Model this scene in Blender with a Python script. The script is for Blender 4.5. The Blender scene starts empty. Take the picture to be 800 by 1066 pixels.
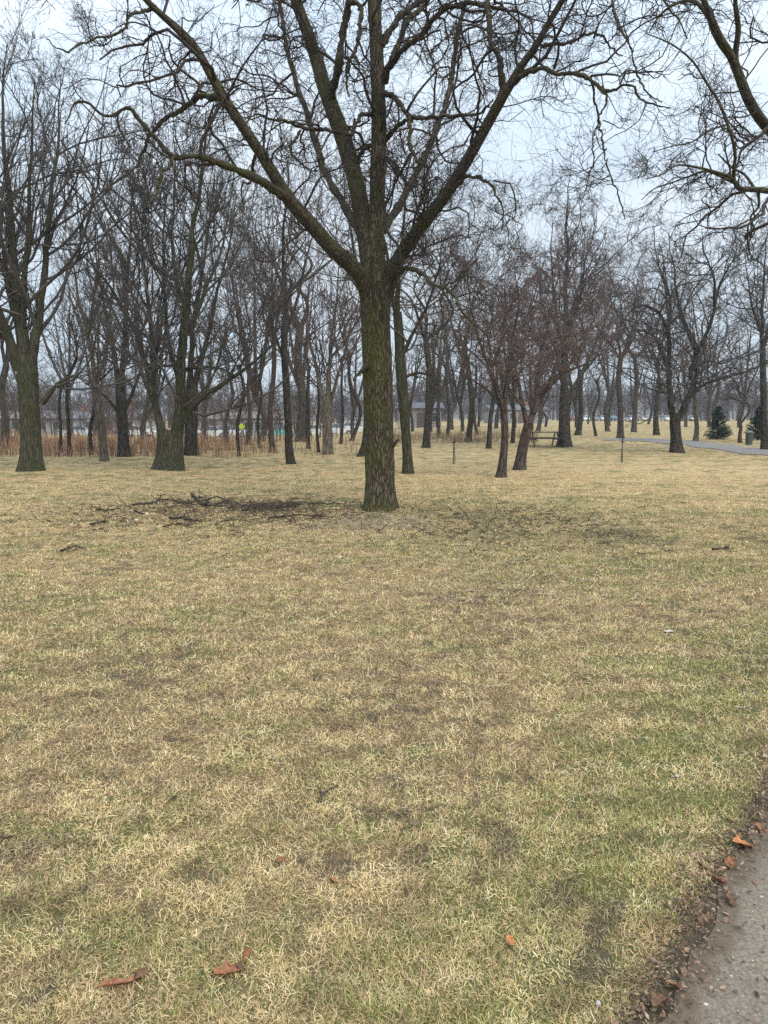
import bpy, math, random
import numpy as np
from mathutils import Vector, noise as mnoise
R = math.radians
S = bpy.context.scene
COL = S.collection

# ------------------------------------------------------------------ camera
FPX, HOR = 776.0, 432.0                       # focal length in photo pixels, horizon row
PITCH = math.atan((533 - HOR) / FPX)
CAMZ = 1.6
cam_data = bpy.data.cameras.new("camera")
cam = bpy.data.objects.new("camera", cam_data)
COL.objects.link(cam)
cam.location = (0, 0, CAMZ)
cam.rotation_euler = (R(90) - PITCH, 0, 0)
cam_data.sensor_fit = 'HORIZONTAL'
cam_data.sensor_width = 36
cam_data.lens = FPX / 800 * 36
cam_data.clip_start = 0.05
cam_data.clip_end = 5000
S.camera = cam

# ------------------------------------------------------------------ sky and sun (overcast)
SUN_EL, SUN_ROT = R(50), R(150)
world = bpy.data.worlds.new("World")
S.world = world
world.use_nodes = True
wn, wl = world.node_tree.nodes, world.node_tree.links
wn.clear()
w_out = wn.new('ShaderNodeOutputWorld')
w_bg = wn.new('ShaderNodeBackground')
w_bg.inputs[1].default_value = 0.1
w_sky = wn.new('ShaderNodeTexSky')
w_sky.sky_type = 'NISHITA'
w_sky.sun_disc = False
w_sky.sun_elevation = SUN_EL
w_sky.sun_rotation = SUN_ROT
w_tc = wn.new('ShaderNodeTexCoord')
w_map = wn.new('ShaderNodeMapping')
w_map.inputs['Scale'].default_value = (1.0, 1.0, 2.6)
w_n = wn.new('ShaderNodeTexNoise')
w_n.inputs['Scale'].default_value = 1.7
w_n.inputs['Detail'].default_value = 4
w_n.inputs['Roughness'].default_value = 0.5
w_ramp = wn.new('ShaderNodeValToRGB')
w_ramp.color_ramp.elements[0].position = 0.36
w_ramp.color_ramp.elements[0].color = (4.5, 5.75, 7.1, 1)
w_ramp.color_ramp.elements[1].position = 0.64
w_ramp.color_ramp.elements[1].color = (6.9, 7.8, 8.6, 1)
w_mix = wn.new('ShaderNodeMix')
w_mix.data_type = 'RGBA'
w_mix.inputs[0].default_value = 0.88
wl.new(w_tc.outputs['Generated'], w_map.inputs[0])
wl.new(w_map.outputs[0], w_n.inputs[0])
wl.new(w_n.outputs[0], w_ramp.inputs[0])
wl.new(w_sky.outputs[0], w_mix.inputs[6])
wl.new(w_ramp.outputs[0], w_mix.inputs[7])
w_sep = wn.new('ShaderNodeSeparateXYZ')
wl.new(w_tc.outputs['Generated'], w_sep.inputs[0])
w_el = wn.new('ShaderNodeMapRange')           # overcast sky: the zenith is about three times as bright as the horizon
w_el.inputs['From Min'].default_value = 0.0
w_el.inputs['From Max'].default_value = 1.0
w_el.inputs['To Min'].default_value = 0.62
w_el.inputs['To Max'].default_value = 2.3
w_pow = wn.new('ShaderNodeMath')
w_pow.operation = 'POWER'
w_pow.inputs[1].default_value = 2.0
w_pow.use_clamp = True
w_abs = wn.new('ShaderNodeMath')
w_abs.operation = 'MAXIMUM'
w_abs.inputs[1].default_value = 0.0
wl.new(w_sep.outputs[2], w_abs.inputs[0])
wl.new(w_abs.outputs[0], w_pow.inputs[0])
wl.new(w_pow.outputs[0], w_el.inputs[0])
w_mul = wn.new('ShaderNodeVectorMath')
w_mul.operation = 'SCALE'
wl.new(w_mix.outputs[2], w_mul.inputs[0])
wl.new(w_el.outputs[0], w_mul.inputs['Scale'])
wl.new(w_mul.outputs[0], w_bg.inputs[0])
wl.new(w_bg.outputs[0], w_out.inputs[0])

sun_data = bpy.data.lights.new("sun", 'SUN')
sun_data.energy = 1.5
sun_data.angle = R(30)
sun_data.color = (1.0, 0.93, 0.80)
sun = bpy.data.objects.new("sun", sun_data)
COL.objects.link(sun)
sun.rotation_euler = (R(90) - SUN_EL, 0, R(180) - SUN_ROT)

S.view_settings.view_transform = 'Standard'
S.view_settings.look = 'None'
S.view_settings.exposure = 0.90
S.view_settings.gamma = 1.0
S.view_settings.use_curve_mapping = False
S.render.engine = 'CYCLES'
S.cycles.use_denoising = False
S.cycles.max_bounces = 4
S.cycles.diffuse_bounces = 2
S.cycles.glossy_bounces = 1
S.cycles.volume_bounces = 0
S.cycles.use_adaptive_sampling = True

# ------------------------------------------------------------------ helpers
def sstep(a, b, x):
    t = np.clip((np.asarray(x, float) - a) / (b - a), 0, 1)
    return t * t * (3 - 2 * t)

_r = np.random.RandomState(5)
_W = [(_r.uniform(0, 2 * math.pi), _r.uniform(0, 2 * math.pi), _r.uniform(.7, 1.5)) for _ in range(9)]
def wav(x, y, wl_):
    x = np.asarray(x, float); y = np.asarray(y, float)
    s = 0
    for a, p, f in _W:
        s = s + np.sin((x * math.cos(a) + y * math.sin(a)) * 2 * math.pi * f / wl_ + p)
    return s / 4.5

PX0, PY0, PSL = 0.715, 1.784, 0.79            # left edge of the near asphalt path
def path_sd(x, y):                             # > 0 on the asphalt
    return ((x - PX0) - PSL * (y - PY0)) / math.hypot(1, PSL)

def terrain(x, y):
    x = np.asarray(x, float); y = np.asarray(y, float)
    h = 0.035 * wav(x, y, 5.0) * sstep(2, 9, y) + 0.010 * wav(y, x, 0.9)
    h = h * sstep(0.0, 0.7, -path_sd(x, y)) * (1 - sstep(60, 160, np.hypot(x, y)))
    h = h - 1.25 * sstep(40, 95, y) * sstep(-6, 14, -x + 0.02 * y)
    h = h - 0.005 * sstep(-0.12, 0.06, path_sd(x, y)) * (1 - sstep(10, 12, y))
    h = h + 0.05 * np.exp(-((x - HX) ** 2 + (y - HY) ** 2) / 0.5)
    return h

cp, sp = math.cos(PITCH), math.sin(PITCH)
HX, HY = 0.0, -999.0
def ray(px, py):
    u, v = (px - 400) / FPX, (533 - py) / FPX
    return np.array([u, cp + v * sp, v * cp - sp])
def at(px, py, Y):                             # the point seen at a photo pixel, Y metres ahead
    d = ray(px, py)
    return np.array([0, 0, CAMZ]) + d * (Y / d[1])
def ground_at(px, py):
    d = ray(px, py)
    z = 0.0
    for _ in range(30):
        t = (z - CAMZ) / d[2]
        q = d * t
        z = 0.6 * z + 0.4 * float(terrain(q[0], q[1]))
    return np.array([q[0], q[1], float(terrain(q[0], q[1]))])
def cdepth(p):
    return p[1] * cp - (p[2] - CAMZ) * sp
def mpp(p):                                    # metres per photo pixel at a point
    return cdepth(p) / FPX
_b = ground_at(396, 533)
HX, HY = float(_b[0]), float(_b[1])

def link(o, parent=None):
    COL.objects.link(o)
    if parent is not None:
        o.parent = parent
    return o
def tag(o, label=None, cat=None, group=None, kind=None):
    if label: o['label'] = label
    if cat: o['category'] = cat
    if group: o['group'] = group
    if kind: o['kind'] = kind
    return o
def empty(name, loc, rz=0):
    o = bpy.data.objects.new(name, None)
    o.empty_display_size = 0.2
    o.location = loc
    o.rotation_euler = (0, 0, rz)
    return link(o)

def mesh_np(name, V, quads=None, tris=None, attrs=None, smooth=True):
    me = bpy.data.meshes.new(name)
    nq = 0 if quads is None else len(quads)
    nt = 0 if tris is None else len(tris)
    me.vertices.add(len(V))
    me.vertices.foreach_set('co', np.ascontiguousarray(V, dtype=np.float32).ravel())
    loops = []
    if nq: loops.append(np.asarray(quads).ravel())
    if nt: loops.append(np.asarray(tris).ravel())
    loops = np.concatenate(loops).astype(np.int32)
    me.loops.add(len(loops))
    me.loops.foreach_set('vertex_index', loops)
    me.polygons.add(nq + nt)
    st = np.concatenate([np.arange(nq) * 4, nq * 4 + np.arange(nt) * 3]).astype(np.int32)
    me.polygons.foreach_set('loop_start', st)
    me.update(calc_edges=True)
    me.polygons.foreach_set('use_smooth', np.full(nq + nt, smooth, dtype=bool))
    for k, a in (attrs or {}).items():
        a = np.asarray(a, dtype=np.float32)
        if a.ndim == 1:
            at_ = me.attributes.new(k, 'FLOAT', 'POINT'); at_.data.foreach_set('value', a)
        else:
            at_ = me.attributes.new(k, 'FLOAT_VECTOR', 'POINT'); at_.data.foreach_set('vector', a.ravel())
    me.update()
    return me
def obj(name, me, mat, parent=None, loc=None):
    o = bpy.data.objects.new(name, me)
    if mat is not None and not me.materials:
        me.materials.append(mat)
    if loc is not None: o.location = loc
    return link(o, parent)

# ---- simple solid builder for man-made things
class MB:
    def __init__(s): s.V = []; s.Q = []; s.T = []
    def box(s, c, d, rz=0.0, taper=1.0):
        b = len(s.V); cx, cy, cz = c; dx, dy, dz = [q / 2 for q in d]
        cr, sr = math.cos(rz), math.sin(rz)
        for k, z in enumerate((-dz, dz)):
            f = taper if k else 1.0
            for x, y in ((-dx, -dy), (dx, -dy), (dx, dy), (-dx, dy)):
                x *= f; y *= f
                s.V.append((cx + x * cr - y * sr, cy + x * sr + y * cr, cz + z))
        for q in ((0, 3, 2, 1), (4, 5, 6, 7), (0, 1, 5, 4), (1, 2, 6, 5), (2, 3, 7, 6), (3, 0, 4, 7)):
            s.Q.append([b + i for i in q])
        return s
    def prism(s, prof, y0, y1, inset=None):    # profile in x-z, extruded along y
        b = len(s.V); n = len(prof)
        for y in (y0, y1):
            for x, z in prof: s.V.append((x, y, z))
        for i in range(n):
            j = (i + 1) % n
            s.Q.append([b + i, b + j, b + n + j, b + n + i])
        for i in range(1, n - 1):
            s.T.append([b, b + i + 1, b + i]); s.T.append([b + n, b + n + i, b + n + i + 1])
        return s
    def cyl(s, p, q, r, n=12, r2=None):
        p = np.array(p, float); q = np.array(q, float); r2 = r if r2 is None else r2
        t = (q - p) / np.linalg.norm(q - p)
        u = np.cross(t, (0, 0, 1) if abs(t[2]) < .9 else (1, 0, 0)); u /= np.linalg.norm(u); v = np.cross(t, u)
        b = len(s.V)
        for c, rr in ((p, r), (q, r2)):
            for k in range(n):
                a = 2 * math.pi * k / n
                s.V.append(tuple(c + rr * (math.cos(a) * u + math.sin(a) * v)))
        for k in range(n):
            j = (k + 1) % n
            s.Q.append([b + k, b + j, b + n + j, b + n + k])
        for k in range(1, n - 1):
            s.T.append([b, b + k + 1, b + k]); s.T.append([b + n, b + n + k, b + n + k + 1])
        return s
    def build(s, name, mat, parent=None, loc=None, smooth=False):
        me = mesh_np(name, np.array(s.V), s.Q if s.Q else None, s.T if s.T else None, smooth=smooth)
        return obj(name, me, mat, parent, loc)

# ---- tubes, many at once
def tubes(P, Rad, n):
    N, K, _ = P.shape
    T = np.gradient(P, axis=1)
    T /= np.linalg.norm(T, axis=2, keepdims=True) + 1e-9
    m = T.mean(axis=1)
    ref = np.zeros((N, 3))
    ref[np.arange(N), np.abs(m).argmin(axis=1)] = 1
    U = np.cross(T, ref[:, None, :]); U /= np.linalg.norm(U, axis=2, keepdims=True) + 1e-9
    W = np.cross(T, U)
    a = np.arange(n) * 2 * math.pi / n
    ca, sa = np.cos(a), np.sin(a)
    V = P[:, :, None, :] + Rad[:, :, None, None] * (ca[None, None, :, None] * U[:, :, None, :] + sa[None, None, :, None] * W[:, :, None, :])
    seg = np.concatenate([np.zeros((N, 1)), np.linalg.norm(np.diff(P, axis=1), axis=2).cumsum(axis=1)], axis=1)
    off = np.arange(N)[:, None] * 3.7
    B = np.stack([Rad[:, :, None] * ca, Rad[:, :, None] * sa, np.broadcast_to((seg + off)[:, :, None], (N, K, n))], axis=-1)
    idx = np.arange(N * K * n).reshape(N, K, n)
    i0 = idx[:, :-1, :]; i1 = np.roll(i0, -1, axis=2)
    j0 = idx[:, 1:, :]; j1 = np.roll(j0, -1, axis=2)
    Q = np.stack([i0, i1, j1, j0], axis=-1).reshape(-1, 4)
    return V.reshape(-1, 3), Q, B.reshape(-1, 3)
def join(parts):
    Vs, Qs, Bs, o = [], [], [], 0
    for V, Q, B in parts:
        Vs.append(V); Qs.append(Q + o); Bs.append(B); o += len(V)
    return np.concatenate(Vs), np.concatenate(Qs), np.concatenate(Bs)

def resample(pts, rad, K):
    pts = np.asarray(pts, float); rad = np.asarray(rad, float)
    n = len(pts)
    E = np.vstack([2 * pts[0] - pts[1], pts, 2 * pts[-1] - pts[-2]])
    d = np.concatenate([[0], np.linalg.norm(np.diff(pts, axis=0), axis=1).cumsum()])
    s = np.linspace(0, d[-1], K)
    out = np.zeros((K, 3))
    for k, q in enumerate(s):
        i = min(max(np.searchsorted(d, q, side='right') - 1, 0), n - 2)
        t = (q - d[i]) / (d[i + 1] - d[i] + 1e-9)
        p0, p1, p2, p3 = E[i], E[i + 1], E[i + 2], E[i + 3]
        out[k] = 0.5 * (2 * p1 + (p2 - p0) * t + (2 * p0 - 5 * p1 + 4 * p2 - p3) * t * t + (3 * p1 - p0 - 3 * p2 + p3) * t ** 3)
    return out, np.interp(s, d, rad)

def nrm(v): return v / (np.linalg.norm(v, axis=-1, keepdims=True) + 1e-9)
def grow(P0, D0, L, r0, r1, K, wander, up, rng, zig=0.0):
    N = len(P0)
    P = np.zeros((N, K + 1, 3)); P[:, 0] = P0
    D = nrm(D0.copy())
    for k in range(K):
        w = rng.normal(0, 1, (N, 3)) * wander
        D = nrm(D + w + np.array([0, 0, 1.0]) * (up if np.ndim(up) == 0 else up[:, None]))
        P[:, k + 1] = P[:, k] + D * (L / K)[:, None]
    t = np.linspace(0, 1, K + 1)[None, :]
    Rr = r0[:, None] * (1 - t) + r1[:, None] * t
    return P, Rr
def spawn(P, Rr, per, t0, t1, a0, a1, rng, upw=0.0):
    """pick points along parent branches; returns position, direction, parent radius, t, parent index"""
    N, K, _ = P.shape
    cnt = rng.poisson(per, N) if np.ndim(per) == 0 else rng.poisson(np.broadcast_to(per, (N,)))
    pi = np.repeat(np.arange(N), cnt)
    M = len(pi)
    t = rng.uniform(t0, t1, M)
    f = t * (K - 1); i = np.minimum(f.astype(int), K - 2); f = f - i
    A, B = P[pi, i], P[pi, i + 1]
    pos = A + (B - A) * f[:, None]
    T = nrm(B - A)
    rad = Rr[pi, i] * (1 - f) + Rr[pi, i + 1] * f
    q = rng.normal(0, 1, (M, 3)); q[:, 2] += upw
    q = nrm(q - (q * T).sum(1, keepdims=True) * T)
    a = rng.uniform(a0, a1, M)
    D = T * np.cos(a)[:, None] + q * np.sin(a)[:, None]
    return pos, D, rad, t, pi

def crown_parts(PL, RL, LL, H, st, seed):
    """PL, RL: stems resampled to one length; H: reach of a first-order branch; st: style dict"""
    rng = np.random.RandomState(seed)
    parts = []
    P, Rr, Ls = PL, RL, LL
    for lv, (per, t0, ln, K, n, wander, up, ang) in enumerate(st['levels']):
        per_ = per * Ls / np.mean(Ls) if lv == 0 else per
        pos, D, rad, t, pi = spawn(P, Rr, per_, t0, 1.0, R(ang[0]), R(ang[1]), rng, upw=st.get('upw', 0.3) if lv == 0 else st.get('upw2', 0.1))
        if lv == 0:
            L = H * ln * rng.uniform(.55, 1.15, len(t)) * (1.15 - 0.65 * t)
        else:
            L = Ls[pi] * ln * rng.uniform(.5, 1.2, len(t)) * (1.1 - 0.5 * t)
        r0 = np.clip(np.minimum(rad * 0.72, st['rk'] * L + st['rmin']), st['rmin'] * 1.05, None)
        r1 = np.maximum(r0 * 0.35, st['rmin'] * 0.7)
        P, Rr = grow(pos, D, L, r0, r1, K, wander, up, rng)
        # keep twigs off the ground
        low = P[:, :, 2].min(axis=1) < st.get('zmin', -1e9)
        P, Rr, L = P[~low], Rr[~low], L[~low]
        Ls = L
        if len(P): parts.append(tubes(P, Rr, n))
    return parts

# ------------------------------------------------------------------ materials
def new_mat(name):
    m = bpy.data.materials.new(name); m.use_nodes = True
    nt = m.node_tree
    return m, nt.nodes, nt.links, nt.nodes['Principled BSDF']
def N_(nodes, kind, **kw):
    n = nodes.new(kind)
    for k, v in kw.items():
        if isinstance(k, str) and hasattr(n, k): setattr(n, k, v)
        else: n.inputs[k].default_value = v
    return n
def noise(nodes, links, vec, scale, detail=4, rough=.55):
    n = nodes.new('ShaderNodeTexNoise')
    n.inputs['Scale'].default_value = scale; n.inputs['Detail'].default_value = detail; n.inputs['Roughness'].default_value = rough
    if vec is not None: links.new(vec, n.inputs['Vector'])
    return n.outputs[0]
def ramp(nodes, links, fac, stops):
    n = nodes.new('ShaderNodeValToRGB')
    e = n.color_ramp.elements
    while len(e) < len(stops): e.new(0.5)
    for q, (p, c) in zip(e, stops):
        q.position = p; q.color = (c[0], c[1], c[2], 1) if not np.isscalar(c) else (c, c, c, 1)
    links.new(fac, n.inputs[0])
    return n.outputs[0]
def mixc(nodes, links, fac, a, b, mode='MIX'):
    n = nodes.new('ShaderNodeMix'); n.data_type = 'RGBA'; n.blend_type = mode
    for v, i in ((fac, 0), (a, 6), (b, 7)):
        if hasattr(v, 'links'): links.new(v, n.inputs[i])
        elif i == 0: n.inputs[0].default_value = v
        else: n.inputs[i].default_value = (v[0], v[1], v[2], 1)
    return n.outputs[2]
def math_(nodes, links, op, a, b=None):
    n = nodes.new('ShaderNodeMath'); n.operation = op
    for v, i in ((a, 0), (b, 1)):
        if v is None: continue
        if hasattr(v, 'links'): links.new(v, n.inputs[i])
        else: n.inputs[i].default_value = v
    return n.outputs[0]

def plain(name, c, rough=.7, metal=0.0, var=0.12, scale=3.0):
    m, n, l, b = new_mat(name)
    tc = n.new('ShaderNodeTexCoord')
    f = noise(n, l, tc.outputs['Object'], scale)
    lo = [q * (1 - var) for q in c]; hi = [min(1, q * (1 + var)) for q in c]
    l.new(ramp(n, l, f, [(.3, lo), (.7, hi)]), b.inputs['Base Color'])
    b.inputs['Roughness'].default_value = rough; b.inputs['Metallic'].default_value = metal
    return m

def bark(name, dark, light, moss=None, mossamt=.5, bump=.6, ridge=9.0, along=1.6, mosslow=False, wood=None):
    m, n, l, b = new_mat(name)
    a = n.new('ShaderNodeAttribute'); a.attribute_name = 'bark'
    mp = n.new('ShaderNodeMapping'); mp.inputs['Scale'].default_value = (ridge, ridge, along)
    l.new(a.outputs['Vector'], mp.inputs[0])
    v = mp.outputs[0]
    f1 = noise(n, l, v, 3.2, 6, .62)
    vo = n.new('ShaderNodeTexVoronoi'); vo.feature = 'DISTANCE_TO_EDGE'
    vo.inputs['Scale'].default_value = 2.6
    dv = n.new('ShaderNodeVectorMath'); dv.operation = 'ADD'
    nn = n.new('ShaderNodeTexNoise'); nn.inputs['Scale'].default_value = 2.0
    l.new(v, nn.inputs['Vector'])
    sc_ = n.new('ShaderNodeVectorMath'); sc_.operation = 'SCALE'; sc_.inputs['Scale'].default_value = .7
    l.new(nn.outputs['Color'], sc_.inputs[0]); l.new(v, dv.inputs[0]); l.new(sc_.outputs[0], dv.inputs[1])
    l.new(dv.outputs[0], vo.inputs['Vector'])
    crack = ramp(n, l, vo.outputs['Distance'], [(0.0, 0.0), (.22, 1.0)])
    hgt = math_(n, l, 'ADD', math_(n, l, 'MULTIPLY', crack, .6), math_(n, l, 'MULTIPLY', f1, .7))
    col = ramp(n, l, hgt, [(.18, [c * .45 for c in dark]), (.5, dark), (.95, light)])
    tc = n.new('ShaderNodeTexCoord')
    big = noise(n, l, tc.outputs['Object'], 1.3, 4, .6)
    col = mixc(n, l, math_(n, l, 'MULTIPLY', big, .35), col, [c * .6 for c in dark])
    if moss:
        mm = noise(n, l, tc.outputs['Object'], 2.1, 6, .65)
        mf = ramp(n, l, mm, [(.42, 0.0), (.62, 1.0)])
        sx = n.new('ShaderNodeSeparateXYZ'); l.new(tc.outputs['Object'], sx.inputs[0])
        side = ramp(n, l, math_(n, l, 'ADD', math_(n, l, 'MULTIPLY', sx.outputs[0], -1.6), .62), [(0.1, .25), (.9, 1.0)]) if mosslow else .8
        mf = math_(n, l, 'MULTIPLY', mf, side)
        if mosslow:
            lowm = ramp(n, l, sx.outputs[2], [(0.0, .75), (.45, .0)])
            mf = math_(n, l, 'MAXIMUM', mf, lowm)
        col = mixc(n, l, math_(n, l, 'MULTIPLY', mf, mossamt), col, mixc(n, l, f1, [c * .5 for c in moss], [c * 1.5 for c in moss]))
    l.new(col, b.inputs['Base Color'])
    b.inputs['Roughness'].default_value = .95
    b.inputs['Specular IOR Level'].default_value = .15
    bp = n.new('ShaderNodeBump'); bp.inputs['Strength'].default_value = bump; bp.inputs['Distance'].default_value = .03
    l.new(hgt, bp.inputs['Height']); l.new(bp.outputs[0], b.inputs['Normal'])
    return m
def twig(name, c0, c1):
    m, n, l, b = new_mat(name)
    a = n.new('ShaderNodeAttribute'); a.attribute_name = 'bark'
    f = noise(n, l, a.outputs['Vector'], 1.3, 2)
    l.new(ramp(n, l, f, [(.3, c0), (.7, c1)]), b.inputs['Base Color'])
    b.inputs['Roughness'].default_value = .9
    b.inputs['Specular IOR Level'].default_value = .2
    return m

M = {}
M['hero'] = bark('hero_bark', (0.0561, 0.0425, 0.0289), (0.1615, 0.1318, 0.0935), moss=(0.0765, 0.0782, 0.0153), mossamt=.9, bump=1.0, ridge=11, along=2.0, mosslow=True)
M['limb'] = bark('limb_bark', (0.0408, 0.0331, 0.0238), (0.1105, 0.0935, 0.0680), moss=(0.0638, 0.0663, 0.0170), mossamt=.65, bump=.6, ridge=13, along=3.0)
M['twig'] = twig('hero_twig', (.028, .022, .019), (.065, .050, .042))
M['grey'] = bark('grey_bark', (0.0420, 0.0360, 0.0292), (0.1050, 0.0900, 0.0750), moss=(0.0450, 0.0465, 0.0315), mossamt=.35, ridge=6, along=1.0)
M['dark'] = bark('dark_bark', (0.0285, 0.0240, 0.0203), (0.0750, 0.0645, 0.0525), moss=(0.0375, 0.0450, 0.0240), mossamt=.3, ridge=6, along=1.0)
M['green'] = bark('green_bark', (0.0409, 0.0363, 0.0264), (0.0924, 0.0825, 0.0594), moss=(0.0409, 0.0495, 0.0158), mossamt=.8, ridge=6, along=1.0)
M['red'] = bark('red_bark', (0.0525, 0.0390, 0.0323), (0.1087, 0.0840, 0.0690), ridge=6, along=1.0)
M['pale'] = bark('pale_bark', (0.0880, 0.0736, 0.0560), (0.1840, 0.1560, 0.1240), ridge=6, along=1.0)
M['t_grey'] = twig('grey_twig', (.050, .043, .040), (.11, .098, .090))
M['t_brown'] = twig('brown_twig', (.062, .048, .043), (.125, .10, .090))
M['t_red'] = twig('red_twig', (.080, .054, .049), (.15, .108, .098))

# shared lawn colouring: green_/dark_ attributes laid down with the meshes, patchy noise in the shader
PATCH = [  # px, py, rx px, ry px, green, dark
    (205, 532, 150, 15, 0, .08), (290, 528, 46, 8, 0, .12), (520, 548, 150, 22, .15, .14), (640, 585, 200, 14, .45, -.1),
    (560, 525, 200, 9, .2, -.35), (230, 497, 260, 9, 0, -.5), (600, 492, 260, 12, -.3, -.4), (150, 640, 170, 20, .35, 0),
    (560, 640, 150, 22, -.3, .15), (300, 610, 180, 26, -.3, -.2), (330, 720, 200, 40, -.4, .15), (650, 700, 150, 50, .1, -.1),
    (600, 790, 200, 40, .1, 0), (740, 830, 70, 50, .35, 0), (700, 940, 60, 30, .7, 0), (480, 850, 100, 30, .4, 0),
    (60, 930, 120, 50, .1, 0), (400, 1030, 200, 35, .6, 0), (100, 1040, 120, 40, .5, .1), (650, 1010, 60, 25, .3, .9),
    (710, 900, 16, 10, 0, 1.0), (310, 905, 28, 12, .1, .7), (30, 880, 30, 14, 0, .6), (360, 995, 30, 14, .1, .7),
    (560, 965, 60, 12, 0, .4), (320, 560, 300, 12, 0, -.2), (90, 560, 90, 12, 0, .1), (480, 620, 70, 10, 0, .25),
    (640, 560, 160, 10, .1, .3), (180, 700, 60, 12, 0, .15), (430, 440, 600, 0.1, 0, 0)]
_PW = []
for px, py, rx, ry, g, d in PATCH[:-1]:
    c = ground_at(px, py); c1 = ground_at(px + rx, py); a_ = ground_at(px, py - ry); b_ = ground_at(px, py + ry)
    _PW.append((c[0], c[1], abs(c1[0] - c[0]), abs(a_[1] - b_[1]) / 2, g, d))
def lawn_attr(x, y):
    g = 0.25 * wav(x, y, 2.1) + .1; d = 0.2 * wav(y, x, 1.7)
    wx = x + .25 * wav(x, y, 1.1); wy = y + .35 * wav(y, x, 1.3)
    for cx, cy, rx, ry, gg, dd in _PW:
        w = np.exp(-(((wx - cx) / rx) ** 2 + ((wy - cy) / ry) ** 2))
        g = g + gg * w; d = d + dd * w
    sd = path_sd(x, y)
    nearp = np.exp(-((sd + .45) / .28) ** 2) * (1 - sstep(5, 8, y))
    g = g + .7 * nearp
    d = d + 1.1 * sstep(-.10, -.02, sd) * (1 - sstep(8, 12, y))
    return g, d

def lawn_nodes(n, l, blades):
    tc = n.new('ShaderNodeTexCoord')
    v = tc.outputs['Object']
    ag = n.new('ShaderNodeAttribute'); ag.attribute_name = 'green_bias'
    ad = n.new('ShaderNodeAttribute'); ad.attribute_name = 'dark_bias'
    n1 = noise(n, l, v, 2.3, 5, .6)
    n2 = noise(n, l, v, 5.5, 5, .65)
    g = math_(n, l, 'ADD', math_(n, l, 'MULTIPLY', n1, 1.6), math_(n, l, 'MULTIPLY', ag.outputs['Fac'], .42))
    d = math_(n, l, 'ADD', math_(n, l, 'MULTIPLY', n2, 1.6), math_(n, l, 'MULTIPLY', ad.outputs['Fac'], .50))
    gm = ramp(n, l, g, [(.0, 0.0), (.80, 0.06), (.99, .8)])
    dm = ramp(n, l, math_(n, l, 'SUBTRACT', d, .075), [(.0, 0.0), (.80, 0.0), (1.0, .85)])
    return v, g, d, gm, dm

def make_ground_mat():
    m, n, l, b = new_mat('lawn_soil')
    v, g, d, gm, dm = lawn_nodes(n, l, False)
    fine = noise(n, l, v, 60, 8, .82)
    mid = noise(n, l, v, 11, 5, .7)
    fine = math_(n, l, 'ADD', math_(n, l, 'MULTIPLY', fine, .6), math_(n, l, 'MULTIPLY', noise(n, l, v, 210, 4, .8), .4))
    straw = ramp(n, l, fine, [(.30, (.11, .075, .036)), (.44, (.34, .245, .12)), (.58, (.58, .44, .225)), (.72, (.72, .57, .32))])
    tan = ramp(n, l, fine, [(.30, (.12, .074, .036)), (.46, (.40, .265, .13)), (.70, (.66, .48, .26))])
    big = noise(n, l, v, .45, 4, .6)
    col = mixc(n, l, ramp(n, l, big, [(.4, 0.0), (.6, 1.0)]), straw, tan)
    br = noise(n, l, v, 3.6, 6, .7)
    col = mixc(n, l, ramp(n, l, br, [(.46, 0.0), (.60, .62)]), col, ramp(n, l, fine, [(.3, (.07, .045, .028)), (.6, (.34, .23, .14))]))
    at_ = n.new('ShaderNodeAttribute'); at_.attribute_name = 'thatch_shade'
    col = mixc(n, l, math_(n, l, 'MULTIPLY', at_.outputs['Fac'], .85), col, ramp(n, l, fine, [(.32, (.028, .019, .012)), (.52, (.16, .115, .062)), (.70, (.42, .32, .18))]))  # near ground: dark thatch colour with the shade between blades painted in
    green = ramp(n, l, fine, [(.3, (.035, .045, .014)), (.55, (.115, .130, .045)), (.75, (.25, .25, .11))])
    col = mixc(n, l, gm, col, green)
    soil = ramp(n, l, fine, [(.3, (.030, .023, .017)), (.6, (.095, .075, .055)), (.78, (.24, .19, .13))])
    col = mixc(n, l, dm, col, soil)
    col = mixc(n, l, ramp(n, l, mid, [(.35, .45), (.52, 0.0)]), col, (.11, .082, .048))
    l.new(col, b.inputs['Base Color'])
    b.inputs['Roughness'].default_value = .95; b.inputs['Specular IOR Level'].default_value = .1
    bp = n.new('ShaderNodeBump'); bp.inputs['Strength'].default_value = .55; bp.inputs['Distance'].default_value = .04
    l.new(math_(n, l, 'ADD', fine, mid), bp.inputs['Height']); l.new(bp.outputs[0], b.inputs['Normal'])
    return m
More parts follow.
